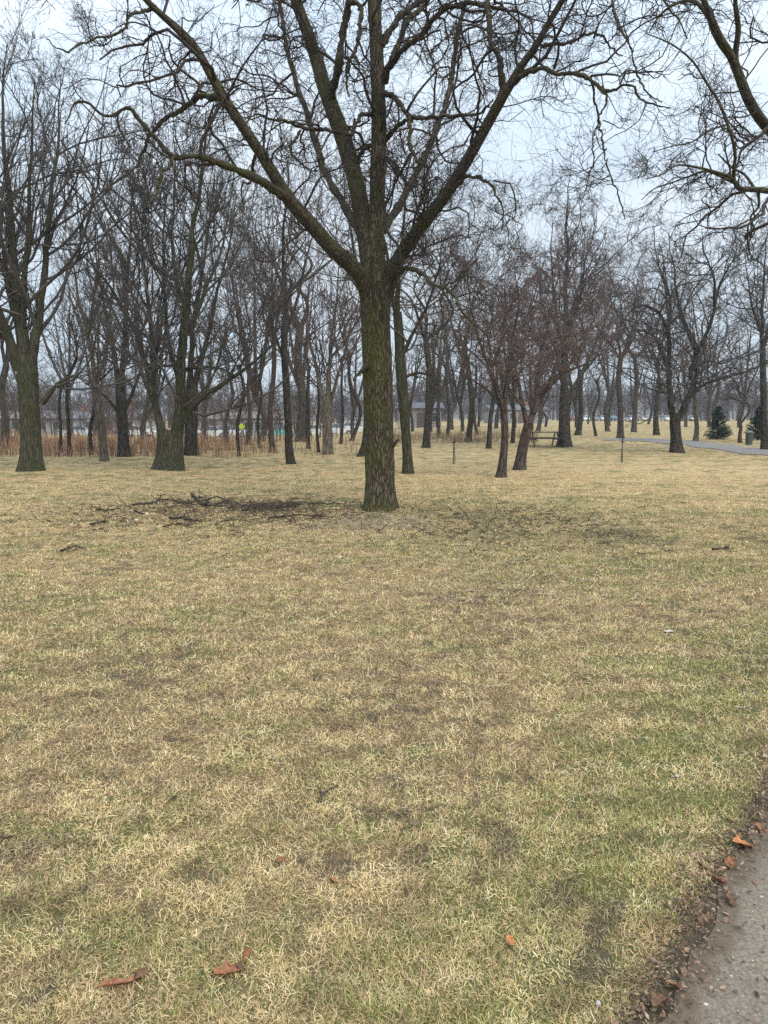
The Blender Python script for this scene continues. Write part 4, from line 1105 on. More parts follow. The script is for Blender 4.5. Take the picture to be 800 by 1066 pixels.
# young growth filling the depth of the left wood, one mass
def thicket():
    rng = np.random.RandomState(18); n = 300
    Yd = rng.uniform(50, 92, n); px = rng.uniform(-150, 430, n); X = (px - 400) / FPX * Yd
    k = rng.uniform(0, 1, n) < np.where(px > 330, .45, 1); X, Yd = X[k], Yd[k]; n = len(X)
    H = rng.uniform(3.0, 6.5, n)
    P0 = np.stack([X, Yd, terrain(X, Yd) - .1], 1); parts = []
    P, Rr = grow(P0, np.tile([0, 0, 1.0], (n, 1)) + rng.normal(0, .12, (n, 3)), H, rng.uniform(.03, .06, n), np.full(n, .012), 7, .07, .05, rng); parts.append(tubes(P, Rr, 5))
    pos, D, rad, t, pi = spawn(P, Rr, 11, .12, 1, R(28), R(60), rng, .5)
    L = H[pi] * .30 * rng.uniform(.5, 1.2, len(t))
    P, Rr = grow(pos, D, L, np.full(len(t), .017), np.full(len(t), .010), 4, .14, .06, rng); parts.append(tubes(P, Rr, 3))
    pos, D, rad, t, pi = spawn(P, Rr, 6, .1, 1, R(28), R(60), rng, .2)
    L = L[pi] * .5
    P, Rr = grow(pos, D, L, np.full(len(t), .011), np.full(len(t), .008), 3, .16, .04, rng); parts.append(tubes(P, Rr, 3))
    V, Q, B = join(parts)
    tag(obj('thicket', mesh_np('thicket', V, Q, attrs={'bark': B}), twig('thicket_twig', (.055, .040, .034), (.12, .088, .074))), 'thin bare young growth filling the back of the left wood', 'thicket', kind='stuff')
thicket()

# ------------------------------------------------------------------ reddish brown brush on the left
def stalks(n, xr, dr, hr, seed, name, w=.010, mask=None):
    rng = np.random.RandomState(seed)
    d = rng.uniform(dr[0], dr[1], n); px = rng.uniform(xr[0], xr[1], n); x = (px - 400) / FPX * d
    if mask is not None:
        k = mask(px, x, d, rng); x, d = x[k], d[k]; n = len(x)
    z = terrain(x, d)
    cl = .7 + .5 * wav(x, d, 4.0) + .25 * wav(d, x, 1.3)
    h = rng.uniform(hr[0], hr[1], n) * np.clip(cl, .3, 1.3)
    az = rng.uniform(0, 6.28, n); ln = rng.normal(0, .28, n)
    W = np.stack([np.cos(az), np.sin(az), np.zeros(n)], 1) * (w * rng.uniform(.5, 1.4, n))[:, None]
    P = np.stack([x, d, z], 1); V = np.zeros((n, 5, 3))
    dirx = np.stack([np.cos(az + 1.3), np.sin(az + 1.3), np.zeros(n)], 1)
    V[:, 0] = P - W; V[:, 1] = P + W
    Mq = P + dirx * (ln * h * .35)[:, None] + np.array([0, 0, 1]) * (h * .6)[:, None]
    V[:, 2] = Mq - W * .8; V[:, 3] = Mq + W * .8
    V[:, 4] = P + dirx * (ln * h)[:, None] + np.array([0, 0, 1]) * h[:, None]
    b = np.arange(n)[:, None] * 5
    return mesh_np(name, V.reshape(-1, 3), b + np.array([0, 1, 3, 2]), b + np.array([2, 3, 4]), attrs={'blade_rand': np.repeat(rng.uniform(0, 1, n), 5)})
def brush_mat(name, c):
    m, n, l, b = new_mat(name)
    a = n.new('ShaderNodeAttribute'); a.attribute_name = 'blade_rand'
    l.new(ramp(n, l, a.outputs['Fac'], c), b.inputs['Base Color']); b.inputs['Roughness'].default_value = .9
    return m
bm_ = brush_mat('brush_brown', [(0, (.085, .045, .030)), (.5, (.23, .122, .070)), (1, (.38, .25, .15))])
mk = lambda px, x, d, rng: rng.uniform(0, 1, len(px)) < np.clip((330 - px) / 170, .08, 1) * np.clip(.55 + .8 * wav(x, d, 3.2), .08, 1)
tag(obj('brush', stalks(42000, (-260, 375), (28.5, 50), (.18, .85), 21, 'brush', .012, mk), bm_),
    'tall reddish brown dead brush and stalks under the left wood', 'brush', kind='stuff')
mk2 = lambda px, x, d, rng: wav(x, d, 5.0) + rng.uniform(-.5, .5, len(px)) > .35
tag(obj('dry_weeds', stalks(16000, (385, 560), (42, 62), (.25, .7), 22, 'dry_weeds', .011, mk2), brush_mat('weed_tan', [(0, (.15, .10, .06)), (1, (.36, .27, .16))])),
    'low patch of tan dry weeds behind the two young staked trees', 'weeds', kind='stuff')

# ------------------------------------------------------------------ spruces
def spruce(px, py, wpx, hpx, seed, label):
    rng = np.random.RandomState(seed)
    b = ground_at(px, py); m0 = mpp(b); H = hpx * m0; Rm = wpx * m0 / 2
    root = empty('spruce', b); tag(root, label, 'spruce', 'spruces beside the far path')
    V, Q, B = tubes(np.array([[(0, 0, -.05), (0, 0, H * .5), (0, 0, H)]]), np.array([[.07, .045, .01]]), 8)
    obj('trunk', mesh_np('trunk', V, Q, attrs={'bark': B}), M['dark'], root)
    n = 190
    t = rng.uniform(.03, .97, n) ** .9
    az = rng.uniform(0, 6.28, n)
    L = Rm * (1 - t) ** .85 * rng.uniform(.72, 1.12, n) + .06
    D = np.stack([np.cos(az), np.sin(az), -.15 + .75 * t], 1)
    P, Rr = grow(np.stack([np.zeros(n), np.zeros(n), t * H], 1), D, L, np.full(n, .012), np.full(n, .004), 6, .05, .05, rng)
    parts = [tubes(P, Rr, 4)]
    pos, D2, rad, tt, pi = spawn(P, Rr, 11, .12, 1, R(30), R(60), rng)
    L2 = L[pi] * .30 * (1.15 - tt * .6)
    P2, R2 = grow(pos, D2 - [0, 0, .15], L2, np.full(len(tt), .008), np.full(len(tt), .004), 3, .1, -.03, rng)
    parts.append(tubes(P2, R2, 3))
    pos, D3, rad, tt, pi = spawn(P2, R2, 16, 0, 1, R(35), R(70), rng)
    P3, R3 = grow(pos, D3, rng.uniform(.03, .07, len(tt)), np.full(len(tt), .006), np.full(len(tt), .002), 1, .1, 0, rng)
    parts.append(tubes(P3, R3, 3))
    V, Q, B = join(parts)
    mm = twig('spruce_needles', (.016, .035, .022), (.045, .075, .048))
    obj('crown', mesh_np('crown', V, Q, attrs={'bark': B}), mm, root)
spruce(747, 457, 29, 34, 1, 'round dark green spruce standing right of the yellowish trunked tree')
spruce(789, 458, 27, 35, 2, 'dark green spruce partly behind the slim tree at the right edge')

# ------------------------------------------------------------------ houses, sheds, cars
GL = plain('window_glass', (.05, .06, .07), .15)
WHT = plain('white_paint', (.42, .42, .41), .6)
def house(px, py, D, W, Dp, Hh, rise_, wall, roof, label, rz=0.0, nwin=3, chimney=True, name='house', cat='house'):
    if D > 90: W *= .68; Hh *= .9; rise_ *= .62
    x = (px - 400) / FPX * D
    root = empty(name, (x, D, float(terrain(x, D)) - .1), rz); tag(root, label, cat, 'buildings beyond the park')
    MB().box((0, 0, Hh / 2), (W, Dp, Hh)).build('wall', wall, root)
    e = .4
    pr = [(-Dp / 2 - e, Hh), (Dp / 2 + e, Hh), (0, Hh + rise_)]
    mb = MB()
    b = [(-W / 2 - e, y, z) for y, z in pr] + [(W / 2 + e, y, z) for y, z in pr]
    mb.V = b; mb.Q = [[0, 1, 4, 3], [1, 2, 5, 4], [2, 0, 3, 5]]; mb.T = [[0, 2, 1], [3, 4, 5]]
    rf = mb.build('roof', roof, root)
    if chimney: MB().box((W * .2, 0, Hh + rise_), (.8, .8, 1.4)).build('chimney', plain('brick', (.25, .12, .09), .9), rf)
    for k in range(nwin):
        wx = -W / 2 + W * (k + .5) / (nwin + 1) + (.0 if k < nwin / 2 else W / (nwin + 1))
        w = MB().box((wx, -Dp / 2 - .02, Hh * .55), (1.3, .06, 1.2)).build('window', GL, root)
        fr = MB()
        for dx, dz, sx, sz in ((-.70, 0, .1, 1.4), (.70, 0, .1, 1.4), (0, .65, 1.3, .1), (0, -.65, 1.3, .1)): fr.box((wx + dx, -Dp / 2 - .04, Hh * .55 + dz), (sx, .09, sz))
        fr.build('frame', WHT, w)
    dr = MB().box((W * 0.02, -Dp / 2 - .03, 1.05), (1.0, .08, 2.1)).build('door', plain('door_paint', (.10, .07, .06), .5), root)
    MB().cyl((W * .02 + .38, -Dp / 2 - .07, 1.0), (W * .02 + .38, -Dp / 2 - .13, 1.0), .035).build('handle', WHT, dr)
c_cream, c_grey, c_brick = plain('cream_siding', (.27, .25, .22), .7), plain('grey_siding', (.20, .20, .21), .7), plain('brick_wall', (.26, .16, .13), .85)
r_dark, r_brown = plain('dark_shingle', (.09, .09, .10), .9), plain('brown_shingle', (.15, .12, .10), .9)
house(78, 445, 118, 13, 8, 2.7, 1.9, c_grey, r_dark, 'grey low house seen left of the slender pale leaning tree', .1)
house(128, 445, 112, 11, 8, 2.8, 2.0, WHT, r_dark, 'white house showing between the dark vee tree and the flared tree', -.1)
house(228, 445, 125, 14, 8, 2.6, 1.8, c_cream, r_brown, 'cream low house behind the cars just left of the yellow sign', 0)
house(276, 445, 108, 8, 7, 2.8, 1.5, c_grey, r_brown, 'pale grey house right of the yellow sign among thin trunks', .15)
house(436, 452, 104, 8.5, 6, 3.0, 1.3, c_cream, r_dark, 'pale low building with dark window just right of the nearest trunk', 0, nwin=2, chimney=False, name='park_building', cat='building')
house(535, 442, 150, 16, 9, 3.0, 1.6, c_grey, r_dark, 'grey building far behind the small reddish ornamental tree', .05)
house(10, 445, 120, 13, 8, 2.7, 1.9, c_brick, r_brown, 'brick house far behind the massive tree at the left edge', 0)

def car_meshes(paint):
    body = MB()
    prof = [(-2.2, .32), (2.2, .32), (2.25, .62), (2.1, .82), (1.15, .95), (-1.55, .97), (-2.15, .88), (-2.25, .6)]
    body.prism(prof, -.88, .88)
    roofp = [(-1.05, 1.42), (.30, 1.42), (.20, 1.46), (-.95, 1.46)]
    body.prism(roofp, -.62, .62)
    glass = MB(); b = [(-1.6, .955), (1.1, .945), (.32, 1.43), (-1.08, 1.43)]
    glass.V = [(x, s * (.84 if z < 1.2 else .66), z) for s in (-1, 1) for x, z in b]
    glass.Q = [[0, 1, 5, 4], [1, 2, 6, 5], [2, 3, 7, 6], [3, 0, 4, 7], [0, 3, 2, 1], [4, 5, 6, 7]]
    return body, glass
TY, RIM, LAMP = plain('tyre_rubber', (.02, .02, .02), .9), plain('rim_metal', (.45, .45, .46), .35, .8), plain('lamp_glass', (.7, .7, .65), .2)
def car(px, D, rz, paint, label, grp, name='parked_car'):
    x = (px - 400) / FPX * D
    root = empty(name, (x, D, float(terrain(x, D)) + .0), rz); tag(root, label, 'car', grp)
    body, glass = car_meshes(paint)
    body.build('body', paint, root); glass.build('windows', GL, root)
    for sx in (-1.35, 1.4):
        for sy in (-.83, .83):
            w = MB().cyl((sx, sy - .1, .33), (sx, sy + .1, .33), .33, 16).build('wheel', TY, root)
            MB().cyl((sx, sy - .105 * (1 if sy < 0 else -1), .33), (sx, sy + .12 * (-1 if sy < 0 else 1), .33), .2, 12).build('rim', RIM, w)
    for sy in (-.6, .6): MB().box((2.235, sy, .68), (.06, .35, .14)).build('headlight', LAMP, root)
PC = {k: plain('paint_' + k, c, .3, .0, .03) for k, c in dict(white=(.55, .56, .57), silver=(.48, .50, .52), red=(.35, .03, .03), blue=(.05, .10, .25), black=(.03, .03, .035), teal=(.10, .40, .38), tan=(.40, .34, .25)).items()}
for px, D, rz, c, lb in [
    (222, 96, .05, 'white', 'white parked car between the twin stemmed tree and the yellow sign'),
    (243, 97, 0, 'silver', 'silver parked car just left of the yellow sign'),
    (293, 98, .1, 'teal', 'teal parked car between the dark reddish trunk and the knobbly footed tree'),
    (333, 98, 0, 'white', 'white parked car showing left of the stout pale tree'),
    (352, 97, .05, 'white', 'white parked car showing right of the stout pale tree'),
    (370, 99, 0, 'white', 'white parked car nearest the flared foot behind the nearest trunk'),
    (86, 98, .1, 'silver', 'silver parked car behind the brush between the massive tree and the pale one'),
    (145, 99, 0, 'white', 'white parked car behind the brush left of the flared tree')]:
    car(px, D, rz, PC[c], lb, 'cars parked beyond the left wood')
lot = ['white', 'silver', 'red', 'white', 'black', 'silver', 'blue', 'white', 'tan', 'silver', 'white', 'black', 'white']
lotx = [532, 545, 598, 608, 614, 626, 637, 655, 668, 674, 692, 712, 718]
where = ['between the small reddish and the leaning forked trees', 'just left of the open lawn gap', 'just right of the tallest thick trunk', 'right of the tree leaning behind the thick trunk', 'left of the very slim dark tree',
         'right of the very slim dark tree', 'between the left leaning and straight reddish trunks', 'between the straight reddish and grey trunks', 'left of the right leaning dark tree', 'touching the right leaning dark tree on its left',
         'right of the right leaning dark tree', 'just left of the yellowish vee tree', 'hidden behind the yellowish vee tree']
for px, c, w_ in zip(lotx, lot, where):
    car(px, 195, R(-90), PC[c], '%s car in the far car park, %s' % (c, w_), 'cars in the far car park')

# yellow sign
b = ground_at(252.5, 468)
sg = empty('road_sign', b); tag(sg, 'yellow green diamond road sign on a post behind the thin trunks', 'sign')
m0 = mpp(b)
MB().cyl((0, 0, 0), (0, 0, 27 * m0), .035, 8).build('post', plain('post_steel', (.20, .20, .19), .6, .5), sg)
o = MB().box((0, -.045, 0), (5.0 * m0, .02, 5.0 * m0)).build('sign_panel', plain('sign_yellow', (.50, .62, .05), .5), sg, (0, 0, 24 * m0))
o.rotation_euler = (0, R(45), 0)

# young staked trees
def staked(px, py, h, ring, label):
    b = ground_at(px, py); m0 = mpp(b)
    root = empty('sapling', b); tag(root, label, 'sapling', 'young staked trees on the lawn')
    H = h * m0
    MB().cyl((0, 0, -.1), (.02, 0, H), .018, 10, .015).build('stake', plain('stake_iron', (.035, .03, .028), .8), root)
    rng = np.random.RandomState(int(px))
    P0 = np.zeros((5, 3)); P0[:, 0] = .05; P0[:, 2] = [0, H * .55, H * .7, H * .8, H * .9]
    D = np.array([(0, 0, 1), (.7, .1, .8), (-.7, .2, .8), (.4, .5, 1), (-.5, -.4, 1.)])
    P, Rr = grow(P0, D, np.array([H * 1.25, .3, .3, .25, .2]), np.array([.016, .006, .006, .005, .005]), np.full(5, .003), 6, .06, .08, rng)
    V, Q, B = tubes(P, Rr, 5)
    obj('stem', mesh_np('stem', V, Q, attrs={'bark': B}), M['t_brown'], root)
    MB().box((.025, 0, H * .8), (.10, .07, .03)).build('tie', plain('tie_black', (.02, .02, .02), .8), root)
staked(472, 483, 28, False, 'thin young tree tied to a dark stake right of the pale building')
staked(647, 481, 26, True, 'thin young tree tied to a dark stake below the straight reddish trunk')
b = ground_at(644, 485)
a = np.linspace(0, 2 * math.pi, 33)
P = np.stack([np.cos(a) * .1, np.zeros(33), .1 + np.sin(a) * .1], 1)
V, Q, B = tubes(P[None], np.full((1, 33), .006), 6)
tag(obj('wire_hoop', mesh_np('wire_hoop', V, Q), plain('wire', (.12, .10, .09), .5, .6), None, b), 'small wire hoop upright in the lawn at the foot of the right staked tree', 'hoop')

# picnic table
b = ground_at(566, 465)
pt = empty('picnic_table', b, .1); tag(pt, 'dark wooden picnic table on the lawn left of the tallest thick trunk', 'table')
wd = plain('weathered_wood', (.045, .038, .032), .9)
t_ = MB()
for k in range(5): t_.box((0, -.30 + k * .15, .74), (1.8, .135, .04))
t_.build('tabletop', wd, pt)
for s in (-1, 1):
    q = MB()
    for k in range(2): q.box((0, s * (.68 + k * .14), .44), (1.8, .13, .04))
    q.build('bench_seat', wd, pt)
for sx in (-.65, .65):
    for s in (-1, 1): MB().cyl((sx, s * .62, 0), (sx, s * .16, .72), .035, 6).build('leg', wd, pt)
    MB().box((sx + .045, 0, .40), (.04, 1.5, .09)).build('crossbeam', wd, pt)

# grey litter bin
b = ground_at(780, 463)
bn = empty('litter_bin', b); tag(bn, 'small grey litter bin by the far path between the small tree and right spruce', 'bin')
MB().cyl((0, 0, 0), (0, 0, .62), .17, 18, .20).build('bin_body', plain('bin_grey', (.05, .06, .05), .6), bn)
MB().cyl((0, 0, .62), (0, 0, .67), .22, 18).build('rim', plain('bin_dark', (.08, .08, .08), .6), bn)
MB().cyl((0, 0, .67), (0, 0, .76), .20, 18, .08).build('lid', plain('bin_dark2', (.10, .10, .10), .6), bn)

# ------------------------------------------------------------------ fallen wood and litter near the tree
M['fallen'] = bark('fallen_bark', (.040, .030, .024), (.10, .08, .065), ridge=14, along=3)
def fallen(seq, r, seed, label, name='fallen_branch', side=4, cat='branch', group='fallen branches on the lawn', lift=.02, mat=None):
    rng = np.random.RandomState(seed)
    P = np.array([ground_at(x, y) for x, y in seq])
    c = P.mean(axis=0)
    lf = np.array([s[2] if len(s) > 2 else 0 for s in seq]) if False else np.zeros(len(seq))
    P[:, 2] += r + lift * rng.uniform(.2, 1, len(P))
    Lm = np.linalg.norm(P[-1] - P[0])
    P2, R2 = resample(P, np.linspace(r, r * .35, len(P)), 22)
    P2 = P2 + rng.normal(0, .008 * min(1, Lm), P2.shape)
    parts = [tubes(P2[None] - c, R2[None], 8)]
    if side:
        pos, D, rad, t, pi = spawn(P2[None], R2[None], side, .15, 1, R(30), R(70), rng, upw=.1)
        if len(t):
            D[:, 2] = np.abs(D[:, 2]) * .18
            L = Lm * .35 * rng.uniform(.4, 1.1, len(t))
            Pq, Rq = grow(pos, D, L, rad * .7, rad * .2 + .001, 5, .22, -.04, rng)
            gz = terrain(Pq[:, :, 0], Pq[:, :, 1]) + .012
            Pq[:, :, 2] = np.clip(Pq[:, :, 2], gz, gz + .12)
            parts.append(tubes(Pq - c, Rq, 5))
            pos, D, rad, t, pi = spawn(Pq, Rq, 4, .2, 1, R(30), R(70), rng)
            if len(t):
                Pr, Rr = grow(pos, D, L[pi] * .5, rad * .7, rad * .3 + .0008, 4, .25, -.04, rng)
                gz = terrain(Pr[:, :, 0], Pr[:, :, 1]) + .008
                Pr[:, :, 2] = np.clip(Pr[:, :, 2], gz, gz + .10)
                parts.append(tubes(Pr - c, Rr, 4))
    V, Q, B = join(parts)
    tag(obj(name, mesh_np(name, V, Q, attrs={'bark': B}), mat or M['fallen'], None, c), label, cat, group)
for k, (seq, r, side, lb) in enumerate([
    ([(138, 527), (158, 525), (166, 522), (176, 521), (188, 525), (205, 527)], .020, 6, 'long bowed fallen branch at the back left of the litter patch'),
    ([(200, 517), (206, 522), (212, 527), (222, 529), (236, 530)], .030, 4, 'thickest fallen branch with upturned left end in the middle of the litter'),
    ([(210, 528), (225, 526), (238, 522), (245, 517)], .016, 4, 'fallen branch curving up to the right behind the thickest one'),
    ([(252, 533), (272, 529), (290, 530), (312, 526)], .020, 7, 'dark fallen branch lying through the blackest litter'),
    ([(280, 541), (300, 539), (322, 539), (345, 541)], .018, 6, 'long thin fallen branch in front of the blackest litter toward the trunk'),
    ([(290, 525), (310, 524), (335, 526), (360, 525)], .014, 5, 'thin fallen branch lying nearest the big tree foot'),
    ([(95, 548), (105, 546), (114, 545)], .018, 2, 'short dark fallen stick at the left front of the litter'),
    ([(96, 553), (104, 552), (109, 551)], .012, 1, 'shortest thin stick at the front left of the litter'),
    ([(176, 541), (190, 542), (200, 544), (211, 545)], .022, 3, 'straight dark fallen branch at the front middle of the litter'),
    ([(140, 533), (150, 536), (158, 534)], .016, 3, 'small forked fallen branch beside the pale wood chips'),
    ([(100, 531), (112, 533), (124, 530)], .012, 3, 'thin fallen branch at the far left end of the litter'),
    ([(64, 575), (72, 572), (80, 571), (90, 574)], .014, 1, 'lone crooked stick lying on straw grass in front of the litter patch'),
    ([(742, 574), (752, 573), (758, 571)], .014, 2, 'lone dark stick on the right side of the lawn'),
    ([(228, 545), (245, 543), (262, 545)], .012, 3, 'thin fallen branch just in front of the blackest litter'),
    ([(170, 549), (185, 547), (200, 550)], .010, 3, 'thin fallen twig at the very front of the litter'),
    ]):
    fallen(seq, r, 900 + k, lb, side=side)
fallen([(333, 838), (335, 830), (341, 825), (348, 822), (352, 818)], .006, 950, 'small curled pale bark stick lying in the near lawn', side=2, lift=.01, mat=M['pale'])

# dark twig and bark litter (uncountable)
def litter(n, boxes, seed, name, label, mat, lr, wr):
    rng = np.random.RandomState(seed)
    pts = []
    for (px, py, rx, ry, wgt) in boxes:
        k = int(n * wgt)
        c = ground_at(px, py); c1 = ground_at(px + rx, py); a_ = ground_at(px, py - ry); b_ = ground_at(px, py + ry)
        pts.append(np.stack([c[0] + rng.normal(0, abs(c1[0] - c[0]) * .55, k), c[1] + rng.normal(0, abs(a_[1] - b_[1]) * .28, k)], 1))
    p = np.concatenate(pts); m = len(p)
    z = terrain(p[:, 0], p[:, 1]) + rng.uniform(.004, .03, m)
    az = rng.uniform(0, 6.28, m); L = rng.uniform(*lr, m)
    D = np.stack([np.cos(az), np.sin(az), rng.normal(0, .25, m)], 1)
    r0 = rng.uniform(*wr, m)
    P, Rr = grow(np.stack([p[:, 0], p[:, 1], z], 1), D, L, r0, r0 * .6, 3, .25, 0, rng)
    P[:, :, 2] = np.maximum(P[:, :, 2], terrain(P[:, :, 0], P[:, :, 1]) + .004)
    V, Q, B = tubes(P, Rr, 4)
    tag(obj(name, mesh_np(name, V, Q, attrs={'bark': B}), mat), label, 'litter', kind='stuff')
litter(4200, [(278, 529, 36, 5, .17), (205, 532, 140, 17, .40), (340, 535, 70, 14, .12), (520, 545, 150, 22, .22)], 31, 'twig_litter',
       'scattered dark twigs and bark bits under the big tree', twig('litter_dark', (.032, .023, .018), (.11, .080, .060)), (.03, .20), (.0025, .007))
litter(2600, [(390, 545, 60, 10, .35), (300, 560, 250, 30, .35), (560, 600, 260, 50, .3)], 32, 'straw_litter',
       'pale scattered twigs and straw around the foot of the big tree', twig('litter_pale', (.20, .15, .10), (.45, .37, .26)), (.03, .12), (.0025, .006))

# crumbled dead leaves worked into the turf of the middle lawn
def crumbs():
    rng = np.random.RandomState(88); n = 26000
    px = rng.uniform(-150, 950, n); py = rng.triangular(515, 600, 960, n)
    Yd = 1.6 / np.tan(PITCH + np.arctan((py - 533) / FPX)); x = (px - 400) / FPX * Yd * 1.02
    k = (path_sd(x, Yd) < -.05) & (wav(x, Yd, 1.9) * .6 + wav(Yd, x, .5) * .5 + rng.normal(0, .45, n) > .25)
    x, Yd = x[k], Yd[k]; n = len(x)
    z = terrain(x, Yd) + rng.uniform(.004, .016, n)
    az = rng.uniform(0, 6.28, n); L = rng.gamma(3, .0022, n).clip(.002, .020) * np.clip(Yd / 5, .45, 1.1)
    A = np.stack([np.cos(az), np.sin(az), rng.normal(0, .3, n)], 1) * L[:, None]
    Bv = np.stack([-np.sin(az), np.cos(az), rng.normal(0, .4, n)], 1) * (L * rng.uniform(.3, .8, n))[:, None]
    P = np.stack([x, Yd, z], 1)
    V = np.stack([P - A, P + Bv, P + A * .8, P - Bv * .8], 1).reshape(-1, 3)
    b = np.arange(n)[:, None] * 4
    me = mesh_np('leaf_crumbs', V, b + np.arange(4), attrs={'blade_rand': np.repeat(rng.uniform(0, 1, n), 4)}, smooth=False)
    tag(obj('leaf_crumbs', me, brush_mat('crumb', [(0, (.040, .025, .016)), (.6, (.12, .068, .040)), (1, (.24, .15, .09))])),
        'dark brown crumbled leaves scattered through the middle of the lawn', 'litter', kind='stuff')
crumbs()

# ------------------------------------------------------------------ leaves
def leaf_mesh(L, W, curl, seed, lobes=0):
    rng = np.random.RandomState(seed)
    nu, nv = 14, 7; V = []
    for i in range(nu):
        t = i / (nu - 1); w = W * rng.uniform(.72, 1.15) * math.sin(math.pi * min(1, .04 + .96 * t) ** .8) * (1 + (.28 * math.sin(t * lobes * 2 * math.pi) if lobes else 0)) + .0008
        for j in range(nv):
            s = j / (nv - 1) * 2 - 1
            V.append((L * (t - .5) + .004 * math.sin(7 * s + seed), s * w * math.cos(curl * s * .6), .004 + abs(s) ** 1.5 * w * curl * .45 + L * .06 * math.sin(4 * t + seed) + .0012 * rng.normal() + .0012 * abs(math.sin(9 * t + 3 * s))))
    V = np.array(V); V[:, 2] -= V[:, 2].min()
    idx = np.arange(nu * nv).reshape(nu, nv)
    Q = np.stack([idx[:-1, :-1], idx[:-1, 1:], idx[1:, 1:], idx[1:, :-1]], -1).reshape(-1, 4)
    V2 = V.copy(); V2[:, 2] -= .0004
    return mesh_np('leaf', np.concatenate([V, V2]), np.concatenate([Q, Q[:, ::-1] + len(V)]))
LC = {'orange': plain('leaf_orange', (.34, .13, .035), .6, 0, .4, 60), 'brown': plain('leaf_brown', (.12, .058, .026), .7, 0, .5, 60), 'rust': plain('leaf_rust', (.20, .075, .028), .65, 0, .5, 60), 'dark': plain('leaf_dark', (.085, .05, .035), .7, 0, .4, 60)}
LV = [(347, 920, .040, .018, .5, 'orange', 1.9, 'bright orange leaf fragment lying alone in the near lawn'),
      (292, 899, .036, .012, .8, 'rust', .5, 'small rust brown leaf just left of the bright orange fragment'),
      (126, 1030, .12, .020, 1.3, 'rust', .45, 'long curled brown leaf at the bottom left of the lawn'),
      (146, 1019, .050, .018, 1.0, 'brown', 1.2, 'small brown leaf touching the long curled one'),
      (238, 1018, .080, .026, 1.2, 'rust', .2, 'crumpled brown leaf at the bottom, left of the upright one'),
      (258, 999, .055, .018, 1.4, 'rust', 1.4, 'upright folded brown leaf above the crumpled bottom leaf'),
      (248, 1012, .045, .015, 1.0, 'brown', 2.4, 'small dark brown leaf wedged between the crumpled and the upright leaf'),
      (531, 984, .034, .016, .4, 'orange', .9, 'pale orange leaf bit in the lawn bottom centre right'),
      (774, 884, .10, .035, .9, 'orange', .3, 'largest orange brown leaf at the asphalt edge near the right side'),
      (760, 903, .07, .024, 1.0, 'rust', 1.2, 'rust leaf on the edge just below the largest orange one'),
      (748, 921, .06, .020, 1.2, 'rust', 2.0, 'rust leaf at the middle of the asphalt edge'),
      (757, 940, .06, .022, 1.1, 'brown', 1.7, 'brown leaf partly over the asphalt by the middle edge'),
      (735, 962, .055, .018, 1.0, 'brown', .4, 'dark brown leaf at the edge beside the green tuft'),
      (688, 1050, .08, .03, 1.1, 'brown', .8, 'brown curled leaf at the lowest end of the asphalt edge'),
      (700, 1032, .05, .016, 1.1, 'rust', 2.3, 'narrow rust leaf above the lowest curled leaf on the edge'),
      (8, 876, .05, .016, 1.2, 'dark', .6, 'dark leaf in bare patch at the left border of the lawn'),
      (182, 834, .03, .012, 1.2, 'dark', .2, 'tiny dark leaf left of the curled bark stick'),
      (790, 866, .06, .02, 1.1, 'rust', 1.9, 'rust leaf at the right border above the largest orange leaf')]
for k, (px, py, L, W, cu, c, rz, lb) in enumerate(LV):
    b = ground_at(px, py); b[2] += .012
    o = tag(obj('leaf', leaf_mesh(L, W, cu, k, 3 if L > .06 else 0), LC[c], None, b), lb, 'leaf', 'fallen leaves in the near lawn')
    rg = np.random.RandomState(k); o.rotation_euler = (rg.normal(0, .25), rg.normal(0, .25), rz)

# shredded leaf litter along the asphalt edge
def edge_litter():
    rng = np.random.RandomState(61); n = 15000
    s = rng.uniform(-1.6, 4.5, n); w = np.where(rng.uniform(0, 1, n) < .8, rng.normal(-.045, .045, n), rng.gamma(1.1, .07, n)) + .025 * np.sin(s * 6)
    ux, uy = PSL / math.hypot(1, PSL), 1 / math.hypot(1, PSL)
    x = PX0 + ux * s + uy * w; y = PY0 + uy * s - ux * w
    z = np.maximum(terrain(x, y), 0) + rng.uniform(.006, .022, n)
    az = rng.uniform(0, 6.28, n); L = rng.gamma(2.3, .0021, n).clip(.0015, .020)
    A = np.stack([np.cos(az), np.sin(az), rng.normal(0, .4, n)], 1) * L[:, None]
    Bv = np.stack([-np.sin(az), np.cos(az), rng.normal(0, .5, n)], 1) * (L * rng.uniform(.25, .7, n))[:, None]
    P = np.stack([x, y, z], 1)
    V = np.stack([P - A, P + Bv, P + A * .8, P - Bv * .8], 1).reshape(-1, 3)
    b = np.arange(n)[:, None] * 4
    me = mesh_np('leaf_litter', V, b + np.arange(4), attrs={'blade_rand': np.repeat(rng.uniform(0, 1, n), 4)}, smooth=False)
    tag(obj('leaf_litter', me, brush_mat('shredded', [(0, (.035, .022, .016)), (.5, (.12, .072, .048)), (.85, (.23, .13, .075)), (1, (.36, .26, .16))])),
        'crumbled reddish brown leaf litter along the asphalt edge', 'litter', kind='stuff')
edge_litter()

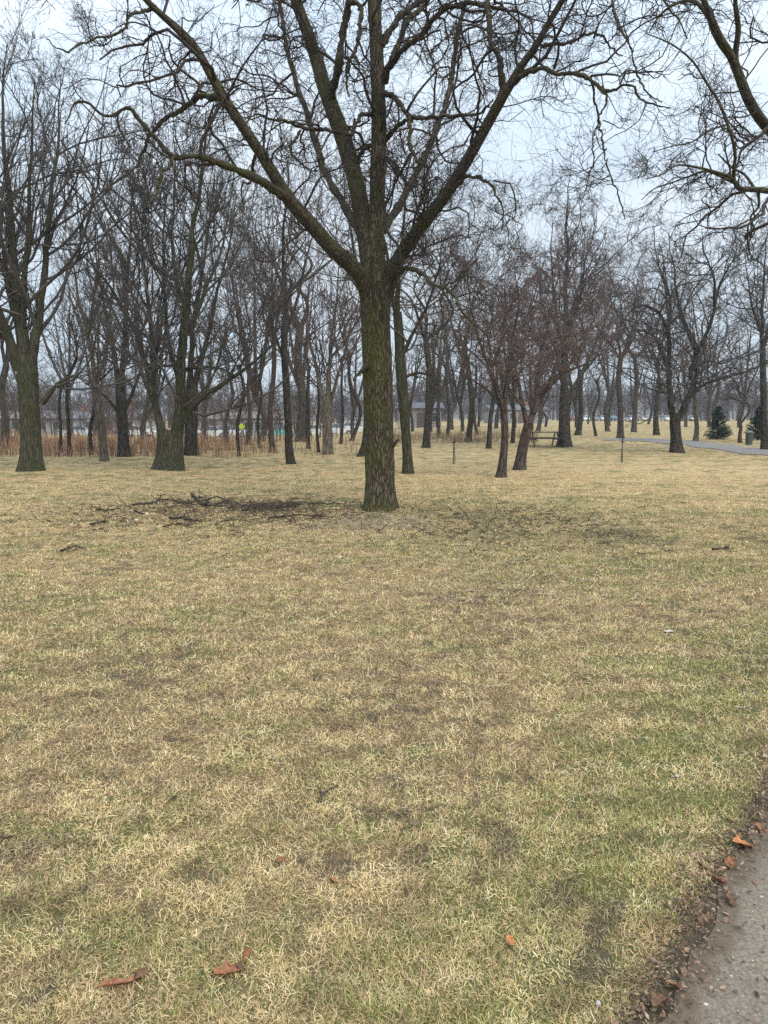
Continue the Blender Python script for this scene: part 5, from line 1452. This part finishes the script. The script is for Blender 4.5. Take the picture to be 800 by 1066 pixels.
# pale scraps
def chip(px, py, d, c, label, cat, name, seed):
    rng = np.random.RandomState(seed)
    import bmesh
    bm = bmesh.new(); bmesh.ops.create_icosphere(bm, subdivisions=2, radius=1)
    for v in bm.verts:
        v.co = Vector((v.co.x * d[0], v.co.y * d[1], v.co.z * d[2])) * (1 + .3 * mnoise.noise(v.co * 1.7 + Vector((seed, 0, 0))))
    me = bpy.data.meshes.new(name); bm.to_mesh(me); bm.free()
    b = ground_at(px, py); b[2] += d[2] * .6 + .01
    o = tag(obj(name, me, c, None, b), label, cat); o.rotation_euler = (0, 0, rng.uniform(0, 6)); return o
pw, pl = plain('pale_wood', (.55, .45, .30), .8, 0, .2, 30), plain('pale_paper', (.36, .34, .30), .7)
chip(153, 537, (.045, .035, .03), pw, 'pale yellow sawn wood chip in the litter beside the small forked branch', 'wood chip', 'wood_chip', 1)
chip(142, 543, (.035, .028, .02), pw, 'smaller pale wood chip left of the sawn one in the litter', 'wood chip', 'wood_chip', 2)
chip(697, 659, (.04, .02, .008), pl, 'flat whitish scrap lying on the right middle of the lawn', 'scrap', 'paper_scrap', 3)
chip(705, 811, (.010, .008, .006), pl, 'tiny pale pebble in the green grass near the right side', 'pebble', 'pebble', 4)
chip(623, 1050, (.010, .008, .006), pl, 'tiny whitish pebble in bare soil near the bottom right', 'pebble', 'pebble', 5)

# ------------------------------------------------------------------ haze
def haze():
    mb = MB().box((0, 350, 12.0), (1240, 1560 - 360, 30.0))
    o = mb.build('haze', None)
    m = bpy.data.materials.new('haze_air'); m.use_nodes = True
    n, l = m.node_tree.nodes, m.node_tree.links; n.clear()
    out = n.new('ShaderNodeOutputMaterial'); v = n.new('ShaderNodeVolumePrincipled')
    v.inputs['Color'].default_value = (.86, .88, .92, 1); v.inputs['Density'].default_value = HAZE
    l.new(v.outputs[0], out.inputs['Volume'])
    o.data.materials.append(m); tag(o, 'thin pale winter air softening the far trees', 'haze', kind='stuff')
HAZE = 0.0005
USE_HAZE = True
if USE_HAZE: haze()
